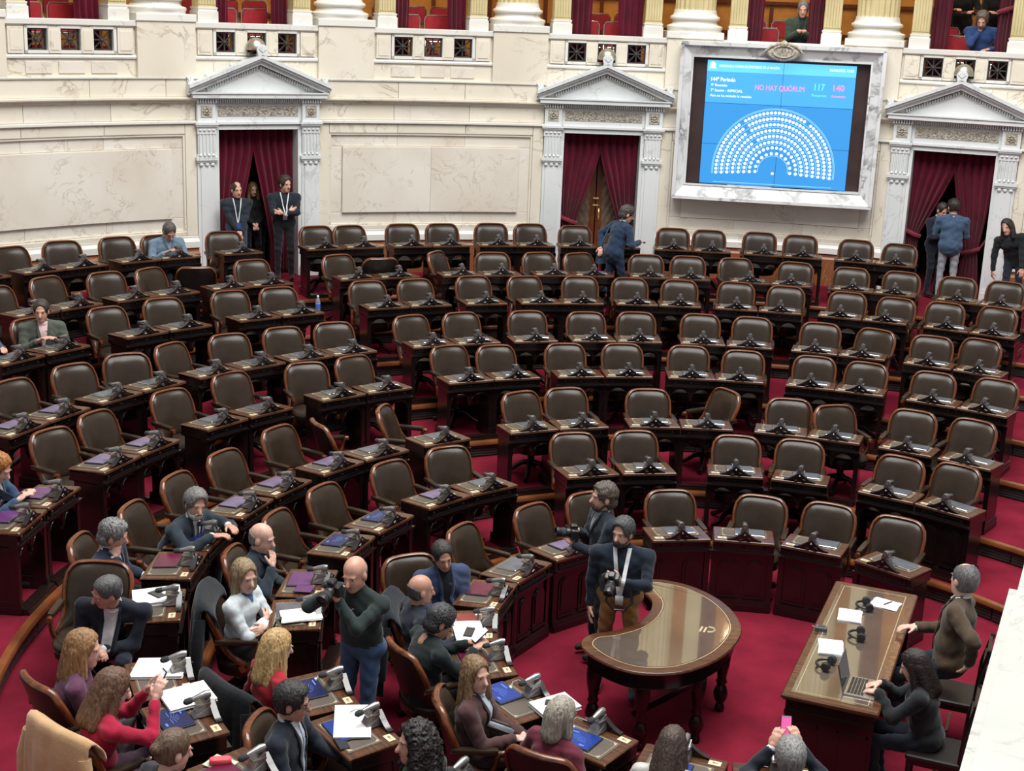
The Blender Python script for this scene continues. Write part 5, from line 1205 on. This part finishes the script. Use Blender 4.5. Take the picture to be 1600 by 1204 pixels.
    if lanyard is not None:
        zt_ = .225
        for sx in (-1, 1):
            rr = [[(sx*(.062*(1-i/8)+.006)+q*lanw, zt_-i/8*(.30 if badge is None else badge[0])) for q in (-.6, .6)] for i in range(9)]
            pv, pf = strip_patch(B, k, Pv+up*.27, A, rr, .012); put('lanyard', to_mesh('lanyard', [(pv, pf, 0)], [fabric(lanyard)]), ob)
        if badge is not None:
            zb = zt_-badge[0]; rr = [[(q, zb-i*.1) for q in (-.036, 0, .036)] for i in (0, .5, 1)]; pv, pf = strip_patch(B, k, Pv+up*.27, A, rr, .016); o_ = put('badge', to_mesh('badge', [(pv, pf, 0)], [fabric(badge[1])]), ob); md = o_.modifiers.new('t', 'SOLIDIFY'); md.thickness = .004
    if scarf is not None:
        cp = [rc(N-up*.02, N+hdir*.045, .088, .072, 0), el(N-up*.06+fw*.07, A, (.07, .035, .07), 0)]; D, lo = grid_sdf(cp, .011, .02); a_, b_ = nets(D, lo, .011); put('scarf', to_mesh('scarf', [(a_, b_, 0)], [fabric(scarf)]), ob)
    # hair
    def HP(xx, yy, zz): return Hc+xx*hb[0]+yy*hb[1]+zz*hb[2]
    def local(G): q = G-Hc; return q @ hb[0], q @ hb[1], q @ hb[2]
    if style != 'none':
        th_ = {'short': .012, 'bald': .004, 'balding': .009, 'long': .016, 'bun': .010, 'curly': .02, 'wavy': .018, 'bob': .017, 'thick': .02}[style]
        w = .93 if fem else 1.0
        hpz = [el(HP(0, -.016, .036), hb, (.074*w+th_, .094+th_, .088+th_), 0), el(HP(0, -.035, -.02), hb, (.066*w+th_*.7, .066+th_*.7, .07), 0)]
        if style in ('long', 'curly'):
            ex = .02 if style == 'curly' else 0
            hpz += [rc(HP(0, -.06, -.02), HP(0, -.085, -.20), .075+ex, .07+ex, 0), rc(HP(.055, -.04, 0), HP(.07, -.06, -.22), .042+ex, .045+ex*.6, 0), rc(HP(-.055, -.04, 0), HP(-.07, -.06, -.22), .042+ex, .045+ex*.6, 0),
                    rc(HP(.068, .01, .03), HP(.088, .02, -.16), .024+ex, .030+ex, 0), rc(HP(-.068, .01, .03), HP(-.088, .02, -.16), .024+ex, .030+ex, 0)]
        if style == 'bob': hpz += [rc(HP(.066, -.005, .02), HP(.076, .0, -.10), .03, .032, 0), rc(HP(-.066, -.005, .02), HP(-.076, .0, -.10), .03, .032, 0), rc(HP(0, -.06, 0), HP(0, -.07, -.10), .075, .07, 0)]
        if style == 'bun': hpz += [el(HP(0, -.115, .02), hb, (.038, .03, .034), 0)]
        if style == 'wavy': hpz += [el(HP(0, -.05, -.04), hb, (.082, .072, .06), 0), el(HP(0, .03, .085), hb, (.06, .05, .036), 0)]
        if style == 'thick': hpz += [el(HP(0, .035, .09), hb, (.062, .05, .034), 0)]
        amp = {'short': .003, 'bald': .001, 'balding': .002, 'long': .0042, 'bun': .003, 'curly': .016, 'wavy': .008, 'bob': .004, 'thick': .005}[style]
        def cut(D, G):
            a_, b_, c_ = local(G)
            if style == 'curly': D = D+amp*np.sin(70*a_+9*np.sin(45*c_))*np.sin(62*c_+8*np.sin(50*b_))
            else: D = D+amp*np.sin(30*np.arctan2(a_, -b_-.02)+3*np.sin(16*c_+5*a_))*np.clip(1.2-.4*np.abs(c_)*0, 0, 1)
            q = np.stack([a_/.073, (b_-.115)/.090, (c_+.014)/.112], -1); r = np.linalg.norm(q, axis=-1)
            D = np.maximum(D, -(r-1)*.06)
            if style in ('short', 'bald', 'balding', 'thick', 'bun', 'wavy'):
                D = np.maximum(D, -(np.linalg.norm(np.stack([a_/.12, (b_-.055)/.055, (c_+.07)/.075], -1), axis=-1)-1)*.05)
                D = np.maximum(D, -(c_+.075+.25*np.minimum(b_, 0))) if style != 'wavy' else np.maximum(D, -(c_+.10))
                ear = np.linalg.norm(np.stack([(np.abs(a_)-.08)/.03, (b_+.008)/.026, (c_+.012)/.036], -1), axis=-1); D = np.maximum(D, -(ear-1)*.02)
            if style == 'bald': D = np.maximum(D, c_-.012+.35*b_)
            if style == 'balding': D = np.maximum(D, -(np.linalg.norm(np.stack([a_/.045, (b_-.04)/.07, (c_-.125)/.05], -1), axis=-1)-1)*.05)
            return D
        D, lo = grid_sdf(hpz, .0095, .018, cut); a_, b_ = nets(D, lo, .0095)
        if len(b_): put('hair', to_mesh('hair', [(hsc(a_), b_, 0)], [hm]), ob)
    if beard is not None:
        bp_ = [el(HP(0, .045, -.078), hb, (.050, .048, .044), 0), rc(HP(.056, .005, -.045), HP(.04, .04, -.085), .011, .018, 0), rc(HP(-.056, .005, -.045), HP(-.04, .04, -.085), .011, .018, 0), rc(HP(-.025, .094, -.047), HP(.025, .094, -.047), .009, .009, 0)]
        def bcut(D, G):
            a_, b_, c_ = local(G); m = np.linalg.norm(np.stack([a_/.026, (b_-.11)/.04, (c_+.060)/.010], -1), axis=-1); D = np.maximum(D, -(m-1)*.012)
            up_ = np.linalg.norm(np.stack([a_/.042, (b_-.09)/.05, (c_+.012)/.03], -1), axis=-1); return np.maximum(D, -(up_-1)*.03)
        D, lo = grid_sdf(bp_, .0085, .012, bcut); a_, b_ = nets(D, lo, .0085); put('beard', to_mesh('beard', [(hsc(a_), b_, 0)], [hairmat(beard)]), ob)
    if glasses:
        gm = MB()
        for sx in (-1, 1):
            c_ = face_pt(sx*.032, .002, .014); gm.tube([tuple(c_+.022*math.cos(a)*hb[0]+.017*math.sin(a)*hb[2]) for a in [2*math.pi*q/14 for q in range(15)]], .0025, 5)
            gm.tube([tuple(c_+sx*.022*hb[0]), tuple(HP(sx*.078, .0, .004))], .002, 4)
        gm.tube([tuple(face_pt(-.011, .004, .014)), tuple(face_pt(.011, .004, .014))], .002, 4)
        gm.v = [tuple(hsc(q_)) for q_ in gm.v]
        gm.build('glasses', 'black_plastic', ob, True)
    M = Matrix.Translation((x, y, z)) @ Matrix.Rotation(R_(face-90), 4, 'Z') @ Matrix.Scale(s, 4)
    hands = [M @ Vector(h[0]+h[1]*.06) for h in hand_info]
    PEOPLE[label] = dict(M=M, hands=hands, N=M @ Vector(N), A=A, head=M @ Vector(Hc), ob=ob)
    return PEOPLE[label]
NAVY = (.012, .016, .030); BLACK = (.008, .008, .010); DKGREY = (.022, .024, .028); WHITE = (.72, .73, .75); JEAN = (.045, .085, .17)
def seat_at(key, label, dy=-.04, turn=0.0, dx=0.0, **kw):
    t, loc, face = CH[key]; f = R_(face); face += turn
    kw.setdefault('s', .99)
    return person(label, loc.x+dy*math.cos(f)+dx*math.sin(f), loc.y+dy*math.sin(f)-dx*math.cos(f), loc.z, face, hip=kw.pop('hip', .515), **kw)
# --- at the wall and in the upper rows
def at_wall(label, ang, R, z, face, **kw): return person(label, R*math.cos(R_(ang)), R*math.sin(R_(ang)), z, face, sit=False, **kw)
at_wall('standing man in dark sweater with navy badge, left side of the left doorway', 120.75, 12.95, 1.405, 292, top=(.022, .030, .040), pants=(.04, .06, .11), jacket=False, hair=(.035, .02, .014), style='balding', s=.935, lean=2, look=(12, 2, 0), rh=(.02, .20, .92), lh=(-.03, .21, .90), lanyard=WHITE, badge=(.40, (.02, .05, .16)), neckcol=BLACK)
at_wall('standing man with crossed arms and white lanyard, right side of the left doorway', 117.3, 12.9, 1.405, 285, top=(.016, .022, .032), pants=(.012, .014, .018), jacket=False, hair=(.05, .03, .022), style='thick', s=.985, lean=0, look=(30, 4, 0), rh=(-.05, .20, 1.17), lh=(.04, .235, 1.14), rpole=(.9, .1, -.5), lpole=(-.9, .1, -.5), rdir=(-.95, -.15, .25), ldir=(.95, -.15, .2), rn=(0, 1, .2), ln=(0, 1, .2), lanyard=WHITE, badge=(.34, WHITE))
at_wall('fair-haired woman in black in the dark of the left doorway', 118.35, 13.85, 1.405, 300, top=BLACK, pants=BLACK, fem=True, hair=(.26, .13, .04), style='long', s=.86, rh=(.05, .18, .95), lh=(-.05, .18, .95))
at_wall('man in grey suit half hidden behind the crossed-arms man', 117.0, 14.0, 1.405, 250, top=(.10, .10, .12), pants=DKGREY, s=.90, hair=(.03, .02, .015))
seat_at((8, 127.9), 'seated man in grey-blue jacket reading at his desk by the wall', top=(.16, .24, .32), shirt=(.30, .38, .45), hair=(.10, .09, .08), glasses=True, lean=12, look=(0, 30, 0), rh=(.14, .33, .80), lh=(-.14, .33, .80), sk=SKIN_B, vdepth=.16)
p6 = person('man in navy suit walking right between the upper rows', -.60, 11.10, 1.2, 28, top=(.020, .040, .085), pants=(.020, .038, .08), sit=False, lean=16, hair=(.06, .045, .038), style='wavy', shirt=(.6, .6, .62), look=(-15, 12, 0), rh=(.20, .34, 1.12), lh=(-.26, -.10, 1.0), s=.99, feet=((.10, .16, .09), (-.10, -.14, .10)))
at_wall('man in navy suit holding papers inside the right doorway', 68.55, 13.15, 1.405, 300, top=(.014, .016, .034), pants=(.01, .012, .022), shirt=(.5, .5, .52), s=.93, lean=4, rh=(.08, .30, 1.15), lh=(-.10, .28, 1.10), hair=(.03, .02, .015), look=(-10, 20, 0))
at_wall('man in blue blazer and pale grey trousers seen from behind in the right doorway', 67.35, 12.9, 1.405, 78, top=(.055, .10, .17), pants=(.36, .38, .42), s=.975, hair=(.028, .016, .012), style='thick', rh=(.10, .30, 1.15), lh=(-.14, .30, 1.12), look=(20, 8, 0))
at_wall('woman in black jacket leaning over beside the right doorway', 62.55, 12.55, 1.405, 250, top=(.014, .018, .022), pants=(.02, .028, .045), fem=True, hair=(.022, .014, .011), style='long', s=.93, lean=30, side=18, look=(-20, -12, 8), rh=(.34, .10, .66), lh=(-.16, .36, .62), scarf=(.02, .025, .03))
seat_at((6, 145.2), 'smiling man in grey-green jacket and pale pink shirt in the upper left', turn=-28, top=(.085, .095, .075), shirt=(.70, .50, .50), hair=(.05, .034, .026), look=(-16, 4, 0), lean=8, rh=(.10, .30, .80), lh=(-.14, .30, .80), vdepth=.34)
person('person in blue at the left edge beside the smiling man', -8.45, 4.75, 1.0, 330, top=(.04, .08, .15), pants=NAVY, hip=.595, rh=(.2, .34, .80), lh=(-.16, .34, .80))
seat_at((4, 172.5), 'woman with long orange hair and blue jacket at the left edge', top=(.04, .075, .15), fem=True, hair=(.45, .17, .035), style='long', shirt=(.6, .55, .5), lean=16, look=(0, 20, 0), rh=(.10, .42, .82), lh=(-.14, .40, .82), sk=SKIN_C, dy=-.08)
# --- sixth row from the wall, on the left
seat_at((3, 170.6), 'grey-bearded man in dark suit and tie leaning over his desk', dy=.08, turn=-12, top=(.022, .032, .046), shirt=(.66, .68, .72), tie=(.09, .07, .045), hair=(.20, .19, .18), style='thick', beard=(.55, .53, .50), lean=30, look=(-32, -6, 0), rh=(.16, .55, .86), lh=(-.10, .56, .88), rdir=(-.5, .8, .1), ldir=(.5, .8, .1), cuff=WHITE, wide=1.12, rpole=(.9, -.2, -.5), lpole=(-.9, -.2, -.5), sk=SKIN_B)
seat_at((3, 179.2), 'grey-haired man in navy blazer resting his hand on his cheek', dy=-.05, turn=-6, dx=.14, top=(.016, .028, .060), pants=(.025, .045, .10), hair=(.24, .235, .23), style='wavy', lean=10, side=10, look=(14, 14, 0), rh=(.15, .17, .92), lh=(-.12, .30, .68), rdir=(-.35, .1, .95), rn=(.9, .3, .3), rpole=(.8, .3, -.8), shirt=(.5, .52, .58), cuff=WHITE)
seat_at((3, 184.4), 'man in navy suit with open white collar on the chair turned to the camera', dy=.06, dx=-.24, side=-6, top=(.012, .015, .026), pants=(.016, .022, .038), shirt=(.58, .54, .56), hair=(.13, .125, .125), lean=36, look=(-52, 8, 0), rh=(.05, .44, .62), lh=(-.03, .46, .60), rdir=(-.6, .7, -.2), ldir=(.6, .7, -.2), vdepth=.40, cuff=WHITE, wide=1.12, feet=((.24, .42, .09), (-.24, .42, .09)), sk=SKIN_B)
seat_at((3, 205.0), 'fair-haired woman in purple cardigan seen from the side at the lower left', dy=-.12, turn=-30, top=(.13, .045, .095), pants=(.55, .56, .60), fem=True, hair=(.36, .19, .08), style='long', lean=14, look=(-10, 0, 0), rh=(.10, .28, .86), lh=(-.12, .32, .72), rdir=(-.2, .5, .8), sk=SKIN_C)
p17 = seat_at((3, 212.2), 'brown-haired woman in red sweater holding up a phone', dy=-.08, turn=-18, top=(.40, .012, .045), pants=(.06, .03, .05), fem=True, jacket=False, hair=(.17, .085, .05), style='long', lean=10, look=(-6, 16, 0), rh=(.09, .40, 1.00), lh=(-.07, .40, 1.00), rdir=(-.2, .4, .9), ldir=(.2, .4, .9), rn=(.6, -.7, 0), ln=(-.6, -.7, 0), sk=SKIN_C)
seat_at((3, 221.5), 'person with brown hair in a bun at the bottom left edge', dy=-.06, top=(.03, .03, .035), fem=True, hair=(.16, .10, .06), style='bun', look=(0, 10, 0), sk=SKIN_C)
# --- second row from the floor, on the left
seat_at((2, 174.5), 'bald man in dark blazer touching his chin', dy=-.12, turn=-8, dx=.04, top=(.020, .030, .044), pants=(.014, .018, .03), shirt=(.018, .030, .075), style='bald', hair=(.28, .24, .21), lean=8, look=(2, 8, 0), rh=(.07, .24, .89), lh=(-.14, .26, .66), rdir=(-.45, -.1, .88), rn=(.4, .9, .2), rpole=(.5, .4, -.9), wide=1.12, vdepth=.42, sk=SKIN_C)
seat_at((2, 186.3), 'woman in white sweater with folded arms', dy=-.06, turn=-22, top=(.62, .68, .70), pants=(.02, .02, .024), fem=True, jacket=False, hair=(.34, .24, .13), style='bob', lean=4, look=(-30, 4, 0), rh=(-.03, .22, .75), lh=(.03, .255, .715), rpole=(.9, .0, -.5), lpole=(-.9, .0, -.5), rdir=(-.95, -.15, .15), ldir=(.95, -.15, .1), rn=(0, 1, .3), ln=(0, 1, .3), shirt=(.05, .10, .28), vdepth=.09, sk=SKIN_C)
seat_at((2, 206.6), 'blonde woman in red seen from behind', dy=.0, turn=-10, top=(.40, .015, .03), pants=(.02, .02, .025), fem=True, jacket=False, hair=(.62, .40, .17), style='long', lean=8, look=(0, 6, 0), sk=SKIN_C)
seat_at((2, 214.0), 'man in dark suit and glasses with a light blue tie', dy=-.13, top=(.012, .017, .028), pants=(.016, .022, .032), shirt=(.70, .72, .76), tie=(.42, .50, .68), hair=(.032, .028, .028), style='thick', glasses=True, lean=5, look=(6, 6, 0), rh=(.20, .34, .70), lh=(-.16, .40, .66), vdepth=.42, cuff=WHITE, wide=1.08, sk=SKIN_B)
chair(-2.62, -3.13, .2, 150, 'brown leather swivel armchair under the curly-haired woman')
person('curly dark-haired woman with green scarf at the bottom edge', -2.62, -3.13, .2, 150, hip=.53, top=(.02, .05, .035), fem=True, hair=(.020, .016, .016), style='curly', scarf=(.02, .26, .06), look=(50, -2, 4), lean=3, sk=SKIN_A)
# --- front row, on the left
seat_at((1, 162.6), 'man in blue blazer and black turtleneck with clasped hands', dy=.06, dx=-.16, top=(.040, .060, .125), pants=(.07, .16, .36), shirt=(.008, .010, .014), neckcol=(.008, .010, .014), hair=(.04, .034, .032), lean=6, look=(-6, 12, 8), rh=(.05, .34, .62), lh=(-.04, .35, .61), rdir=(-.7, .6, -.1), ldir=(.7, .6, -.1), vdepth=.44, sk=SKIN_B)
seat_at((1, 181.5), 'bald man in dark navy jacket seen in profile', dy=-.13, turn=18, dx=.14, top=(.014, .020, .034), pants=(.02, .028, .042), style='bald', hair=(.10, .085, .08), lean=5, look=(4, 2, 0), rh=(.14, .40, .74), lh=(-.14, .40, .74), wide=1.08, sk=(.52, .28, .20))
p26 = seat_at((1, 197.0), 'man in dark green coat looking at a phone, his back to the camera', dy=-.12, turn=-6, top=(.010, .018, .019), pants=(.012, .014, .018), hair=(.055, .055, .058), style='wavy', lean=11, look=(-8, 22, 0), rh=(.09, .44, .84), lh=(-.05, .44, .84), rdir=(-.3, .8, .4), ldir=(.3, .8, .4), wide=1.1, sk=SKIN_B)
seat_at((1, 213.5), 'woman in brown trouser suit looking back at the camera', dy=-.08, top=(.085, .040, .038), pants=(.075, .036, .036), shirt=(.52, .62, .72), fem=True, hair=(.27, .16, .075), style='long', lean=2, turn=-14, look=(-38, -4, 0), rh=(.08, .34, .70), lh=(-.02, .38, .70), rdir=(-.5, .8, -.1), ldir=(.6, .7, -.2), vdepth=.40, sk=SKIN_C, feet=((.02, .46, .22), (-.12, .34, .09)))
seat_at((1, 233.0), 'grey-blonde haired woman in maroon jacket seen from behind', dy=-.15, turn=-20, top=(.13, .018, .035), pants=(.02, .02, .024), fem=True, hair=(.42, .38, .31), style='bob', lean=8, look=(0, 4, 0), sk=SKIN_C)
seat_at((1, 249.5), 'person with long brown hair at the bottom edge', dy=-.12, top=(.5, .48, .45), fem=True, hair=(.085, .055, .040), style='long', look=(0, 14, 0), lean=8)
p35 = seat_at((1, 266.0), 'grey-haired man in dark suit filming with a phone at the bottom edge', dy=-.06, top=(.012, .016, .024), hair=(.30, .30, .29), style='thick', lean=16, look=(0, -6, 0), rh=(.10, .42, 1.05), lh=(-.10, .42, 1.03), rdir=(-.35, .3, .9), ldir=(.35, .3, .9), rn=(.5, -.8, 0), ln=(-.5, -.8, 0), cuff=WHITE)
# --- photographers and the long table
p23 = person('bald photographer in dark green knit sweater aiming a camera', -3.24, -.93, 0, 238, top=(.022, .034, .032), pants=(.05, .10, .20), jacket=False, style='bald', hair=(.25, .19, .15), sit=False, lean=8, look=(10, 8, 0), rh=(.10, .24, 1.48), lh=(-.02, .32, 1.43), rdir=(-.6, .5, .5), ldir=(.2, .5, .7), rn=(.5, -.2, .8), ln=(-.6, -.6, 0), rpole=(.8, .0, -.8), lpole=(-.6, .2, -.9), curl=(55, 55), wide=1.08, s=1.02, lanyard=(.10, .10, .11))
p31 = person('photographer in navy sweater and ochre trousers standing at the curved table', -1.12, .36, 0, 262, top=(.014, .022, .036), pants=(.24, .105, .028), shoes=(.05, .065, .085), jacket=False, hair=(.07, .07, .075), style='thick', beard=(.035, .028, .026), sit=False, lean=2, look=(-26, 2, 0), rh=(.27, .02, .78), lh=(-.02, .26, 1.20), ldir=(.75, .3, .4), ln=(-.2, .9, .2), rdir=(.05, .2, -1), rn=(.95, .2, 0), lpole=(-.9, -.2, -.4), curl=(30, 60), lanyard=WHITE, lanw=.03, badge=(.44, WHITE), neckcol=BLACK, wide=1.14, feet=((.16, -.04, .09), (-.18, .14, .09)), sk=SKIN_A, s=.955)
p32 = person('curly bearded photographer in navy jacket facing left', -1.22, 1.02, 0, 196, top=(.014, .022, .034), pants=(.014, .018, .024), hair=(.11, .085, .065), style='wavy', beard=(.10, .055, .03), sit=False, lean=4, look=(0, -4, 0), rh=(.07, .25, 1.25), lh=(-.06, .33, 1.17), rdir=(-.4, .8, .3), ldir=(.3, .6, .6), ln=(-.5, -.6, -.3), shirt=(.35, .38, .42), vdepth=.2, coat=.1, curl=(55, 50))
q33 = LT @ Vector((.78, .20, 0)); q34 = LT @ Vector((.72, -.90, 0))
person('man in brown corduroy jacket sitting at the long table and turning away', q33.x, q33.y, 0, 158, hip=.66, top=(.075, .050, .030), pants=(.014, .020, .032), shirt=(.70, .72, .78), hair=(.13, .125, .125), style='balding', lean=-2, side=10, twist=-6, look=(-38, -4, 0), rh=(.16, .30, .80), lh=(-.25, -.14, .76), lpole=(-.9, -.6, .1), ldir=(.5, .2, -.6), ln=(-.6, -.5, .5), vdepth=.46, cuff=WHITE, s=1.08, wide=1.12, sk=SKIN_C)
person('long dark-haired woman in black typing on the laptop', q34.x, q34.y, 0, 158, hip=.57, s=.93, top=(.013, .015, .018), pants=(.016, .020, .032), fem=True, hair=(.022, .013, .010), style='long', lean=12, look=(0, 14, 0), rh=(.09, .42, .92), lh=(-.09, .42, .92), rdir=(-.3, .9, -.25), ldir=(.3, .9, -.25), sk=SKIN_C)
# --- gallery
def gallery(label, ang, R, z, **kw): return person(label, R*math.cos(R_(ang)), R*math.sin(R_(ang)), z, ang+180, **kw)
gallery('man in green jacket sitting with a phone in the gallery above the screen', 79.45, 13.95, 4.80, top=(.045, .065, .045), pants=(.03, .05, .10), shirt=(.02, .025, .022), hair=(.20, .20, .20), hip=.56, rh=(.05, .30, .80), lh=(-.06, .30, .80), lean=6, look=(0, 8, 0), vdepth=.36, sk=SKIN_A)
gallery('man in blue sweater with hand on chin in the gallery above the right door', 67.35, 13.95, 4.80, top=(.022, .055, .17), pants=(.02, .025, .035), jacket=False, hair=(.13, .10, .08), style='thick', beard=(.16, .12, .09), hip=.56, lean=22, look=(0, 18, 0), rh=(.02, .24, .93), lh=(-.16, .30, .66), rdir=(-.2, .1, .95), rn=(.2, .9, .2), rpole=(.6, .3, -.8))
t = thing('gallery_rail', 'thin wooden rail with two people leaning on it above the right door', 'rail', group=None)
MB().arc(64.6, 71.2, 6.02, 6.06, 15.35, 15.42).build('rail_bar', 'door_wood', t)
for a in (64.7, 67.9, 71.1): MB().arc(a-.08, a+.08, 4.93, 6.02, 15.36, 15.41, n=1).build('rail_post', 'door_wood', t)
gallery('left person in black leaning on the rail at the back of the gallery', 69.35, 15.78, 4.93, top=BLACK, pants=BLACK, sit=False, lean=18, rh=(.10, .42, 1.14), lh=(-.22, .42, 1.12), hair=(.04, .02, .012), style='thick')
gallery('right person in black leaning on the rail at the back of the gallery', 67.1, 15.78, 4.93, top=BLACK, pants=BLACK, sit=False, lean=22, rh=(.12, .44, 1.12), lh=(-.12, .44, 1.12), hair=(.04, .02, .012), style='thick', look=(10, 10, 0))
# ------------------------------------------------------------------ things they hold or hang up
def camera_at(M, label):
    t = thing('photo_camera', label, 'camera', group='photographers\' cameras'); t.matrix_world = M
    MB().cham(-.07, .07, -.04, .035, -.05, .045, .01).build('body', 'black_plastic', t); MB().cham(-.03, .03, -.03, .035, .045, .08, .008).build('viewfinder', 'black_plastic', t)
    ly = Matrix.Rotation(-math.pi/2, 4, 'X')
    l = MB().lathe([(0, .03), (.04, .03), (.042, .06), (.038, .07), (.042, .08), (.042, .13), (.046, .14), (.046, .17), (.036, .17), (.034, .15), (0, .15)], 18, ly).build('lens', 'black_plastic', t, True)
    MB().lathe([(0, .151), (.034, .152), (0, .158)], 16, ly).build('lens_glass', 'glass_dark', l, True); MB().lathe([(.0425, .085), (.044, .085), (.044, .12), (.0425, .12)], 18, ly).build('focus_ring', 'foam', l, True)
    MB().tube([(.06, -.03, .02), (.09, -.02, .0), (.085, .0, -.03)], .02, 8).build('grip', 'foam', t, True); return t
def held(p, off, yaw=0, pitch=0, roll=0): return p['M'] @ Matrix.Translation(off) @ Matrix.Rotation(R_(yaw), 4, 'Z') @ Matrix.Rotation(R_(pitch), 4, 'X') @ Matrix.Rotation(R_(roll), 4, 'Y')
camera_at(held(p23, (.0, .36, 1.54), 8, -14), 'black camera with long lens held to the eye of the bald photographer')
camera_at(held(p31, (.06, .32, 1.24), -10, -30), 'black camera held at the chest of the photographer in ochre trousers')
camera_at(held(p32, (-.02, .33, 1.27), 0, 6), 'black camera held by the curly bearded photographer')
st = MB().tube([(-.02, .24, 1.20), (-.10, .22, 1.10), (-.12, .21, .98), (-.06, .21, .90), (.04, .21, .90), (.11, .22, .98), (.10, .23, 1.10), (.08, .25, 1.20)], .011, 6)
t = thing('camera_strap', 'black camera strap hanging in a loop before the navy sweater', 'strap'); t.matrix_world = p31['M']; st.build('band', 'black_plastic', t, True); MB().box(-.135, -.105, .20, .22, .97, 1.03).build('pad', 'foam', t)
def held_phone(p, off, label, lit, yaw=0, tilt=60):
    return phone(held(p, off, yaw, tilt), label, lit, 'phones in hands')
held_phone(p17, (.01, .47, 1.10), 'white-screened phone held up by the woman in red', 'phone_lit', 0, 62)
held_phone(p26, (.02, .53, .93), 'pale lit phone in the hands of the man in the green coat', 'phone_lit', 0, 38)
held_phone(p35, (.0, .49, 1.17), 'phone with a pink picture raised by the grey-haired man', 'phone_pink', 0, 75)
t = thing('shoulder_bag', 'dark blue shoulder bag on the hip of the walking man', 'bag'); t.matrix_world = p6['M']
MB().loft([[(-.30, y0, z0) for y0, z0 in ((-.16, .72), (.06, .72), (.04, .98), (-.14, .98))], [(-.22, y0, z0) for y0, z0 in ((-.16, .72), (.06, .72), (.04, .98), (-.14, .98))]]).build('bag_body', 'denim_bag', t); MB().tube([(-.26, -.12, .97), (-.20, .0, 1.30), (-.05, .12, 1.48), (.10, .06, 1.50)], .012, 6).build('strap', 'denim_bag', t, True)
def draped(key, mat, label, name='coat', low=.30, wid=1.16):
    tt, loc, face = CH[key]
    t = thing(name, label, 'coat'); t.location = loc; t.rotation_euler = (0, 0, R_(face-90))
    nu, nv = 31, 26; vs = []
    for i in range(nv):
        w = i/(nv-1)
        for j in range(nu):
            u = -1+2*j/(nu-1); th = u*1.25                          # wraps round the sides of the back
            topz = 1.0-.05*abs(u)**4
            if w < .3:
                q = w/.3; an = math.pi*(q-.0)/2; y = -.385+.13*math.cos(an); z = topz-.16*(1-q)**1.4
            else:
                q = (w-.3)/.7; y = -.385-.02*math.sin(min(1, q*3)*math.pi/2)-.03*q; z = topz-(topz-low)*q
            x = wid*.272*math.sin(th)/math.sin(1.25)*(1+.10*max(0, w-.3)); y += .10*(1-math.cos(th))*(1 if w > .2 else .8)
            y += (.016*math.sin(13*u+2.2*w)+.008*math.sin(29*u))*max(0, w-.3)*1.6; z += .02*math.sin(4*u+1)*max(0, w-.5)
            vs.append((x, y, z))
    m = MB().add(vs, [(i*nu+j, i*nu+j+1, (i+1)*nu+j+1, (i+1)*nu+j) for i in range(nv-1) for j in range(nu-1)])
    o = m.build('cloth', mat, t, True, sharp=80); md = o.modifiers.new('thick', 'SOLIDIFY'); md.thickness = .016; md.offset = 1
    for sx in (-1, 1): MB().tube([(sx*.29, -.34, .86), (sx*.33, -.36, .68), (sx*.335, -.37, .48), (sx*.33, -.37, .40)], [.045, .055, .050, .045], 10).build('sleeve', mat, t, True)
draped((3, 212.2), 'camel', 'camel coat hanging over the back of a chair at the lower left')
draped((2, 206.6), fabric((.010, .011, .014)), 'black jacket hanging over the chair of the blonde woman', 'jacket', .36)
draped((1, 181.5), fabric((.010, .014, .020)), 'dark navy coat hanging on the chair of the bald man', 'jacket', .25)

for c in BN:
    l = bpy.data.lights.new('gallery_lamp', 'POINT'); l.energy = 45; l.color = (1, .80, .52); l.shadow_soft_size = .10
    o = bpy.data.objects.new('gallery_lamp', l); COL.objects.link(o); o.location = (14.9*math.cos(R_(c)), 14.9*math.sin(R_(c)), 7.7)

draped((2, 186.3), fabric((.014, .018, .022)), 'dark jacket hanging behind the woman in the white sweater', 'jacket', .45)
t = thing('handbag', 'black handbag on the lap of the woman in the white sweater', 'bag'); t.matrix_world = PEOPLE['woman in white sweater with folded arms']['M'] @ Matrix.Translation((.02, .34, .60))
MB().loft([[(sx*.13*k_, sy*.05*k_+.03*z_, z_) for sx, sy in ((-1, -.6), (-.7, -1), (.7, -1), (1, -.6), (1, .6), (.7, 1), (-.7, 1), (-1, .6))] for k_, z_ in ((.9, 0), (1, .02), (.96, .11), (.75, .14))]).build('bag_body', 'leather_dark', t, True)
MB().tube([(-.07, 0, .13), (-.05, .03, .20), (.05, .03, .20), (.07, 0, .13)], .008, 6).build('strap', 'leather_dark', t, True)
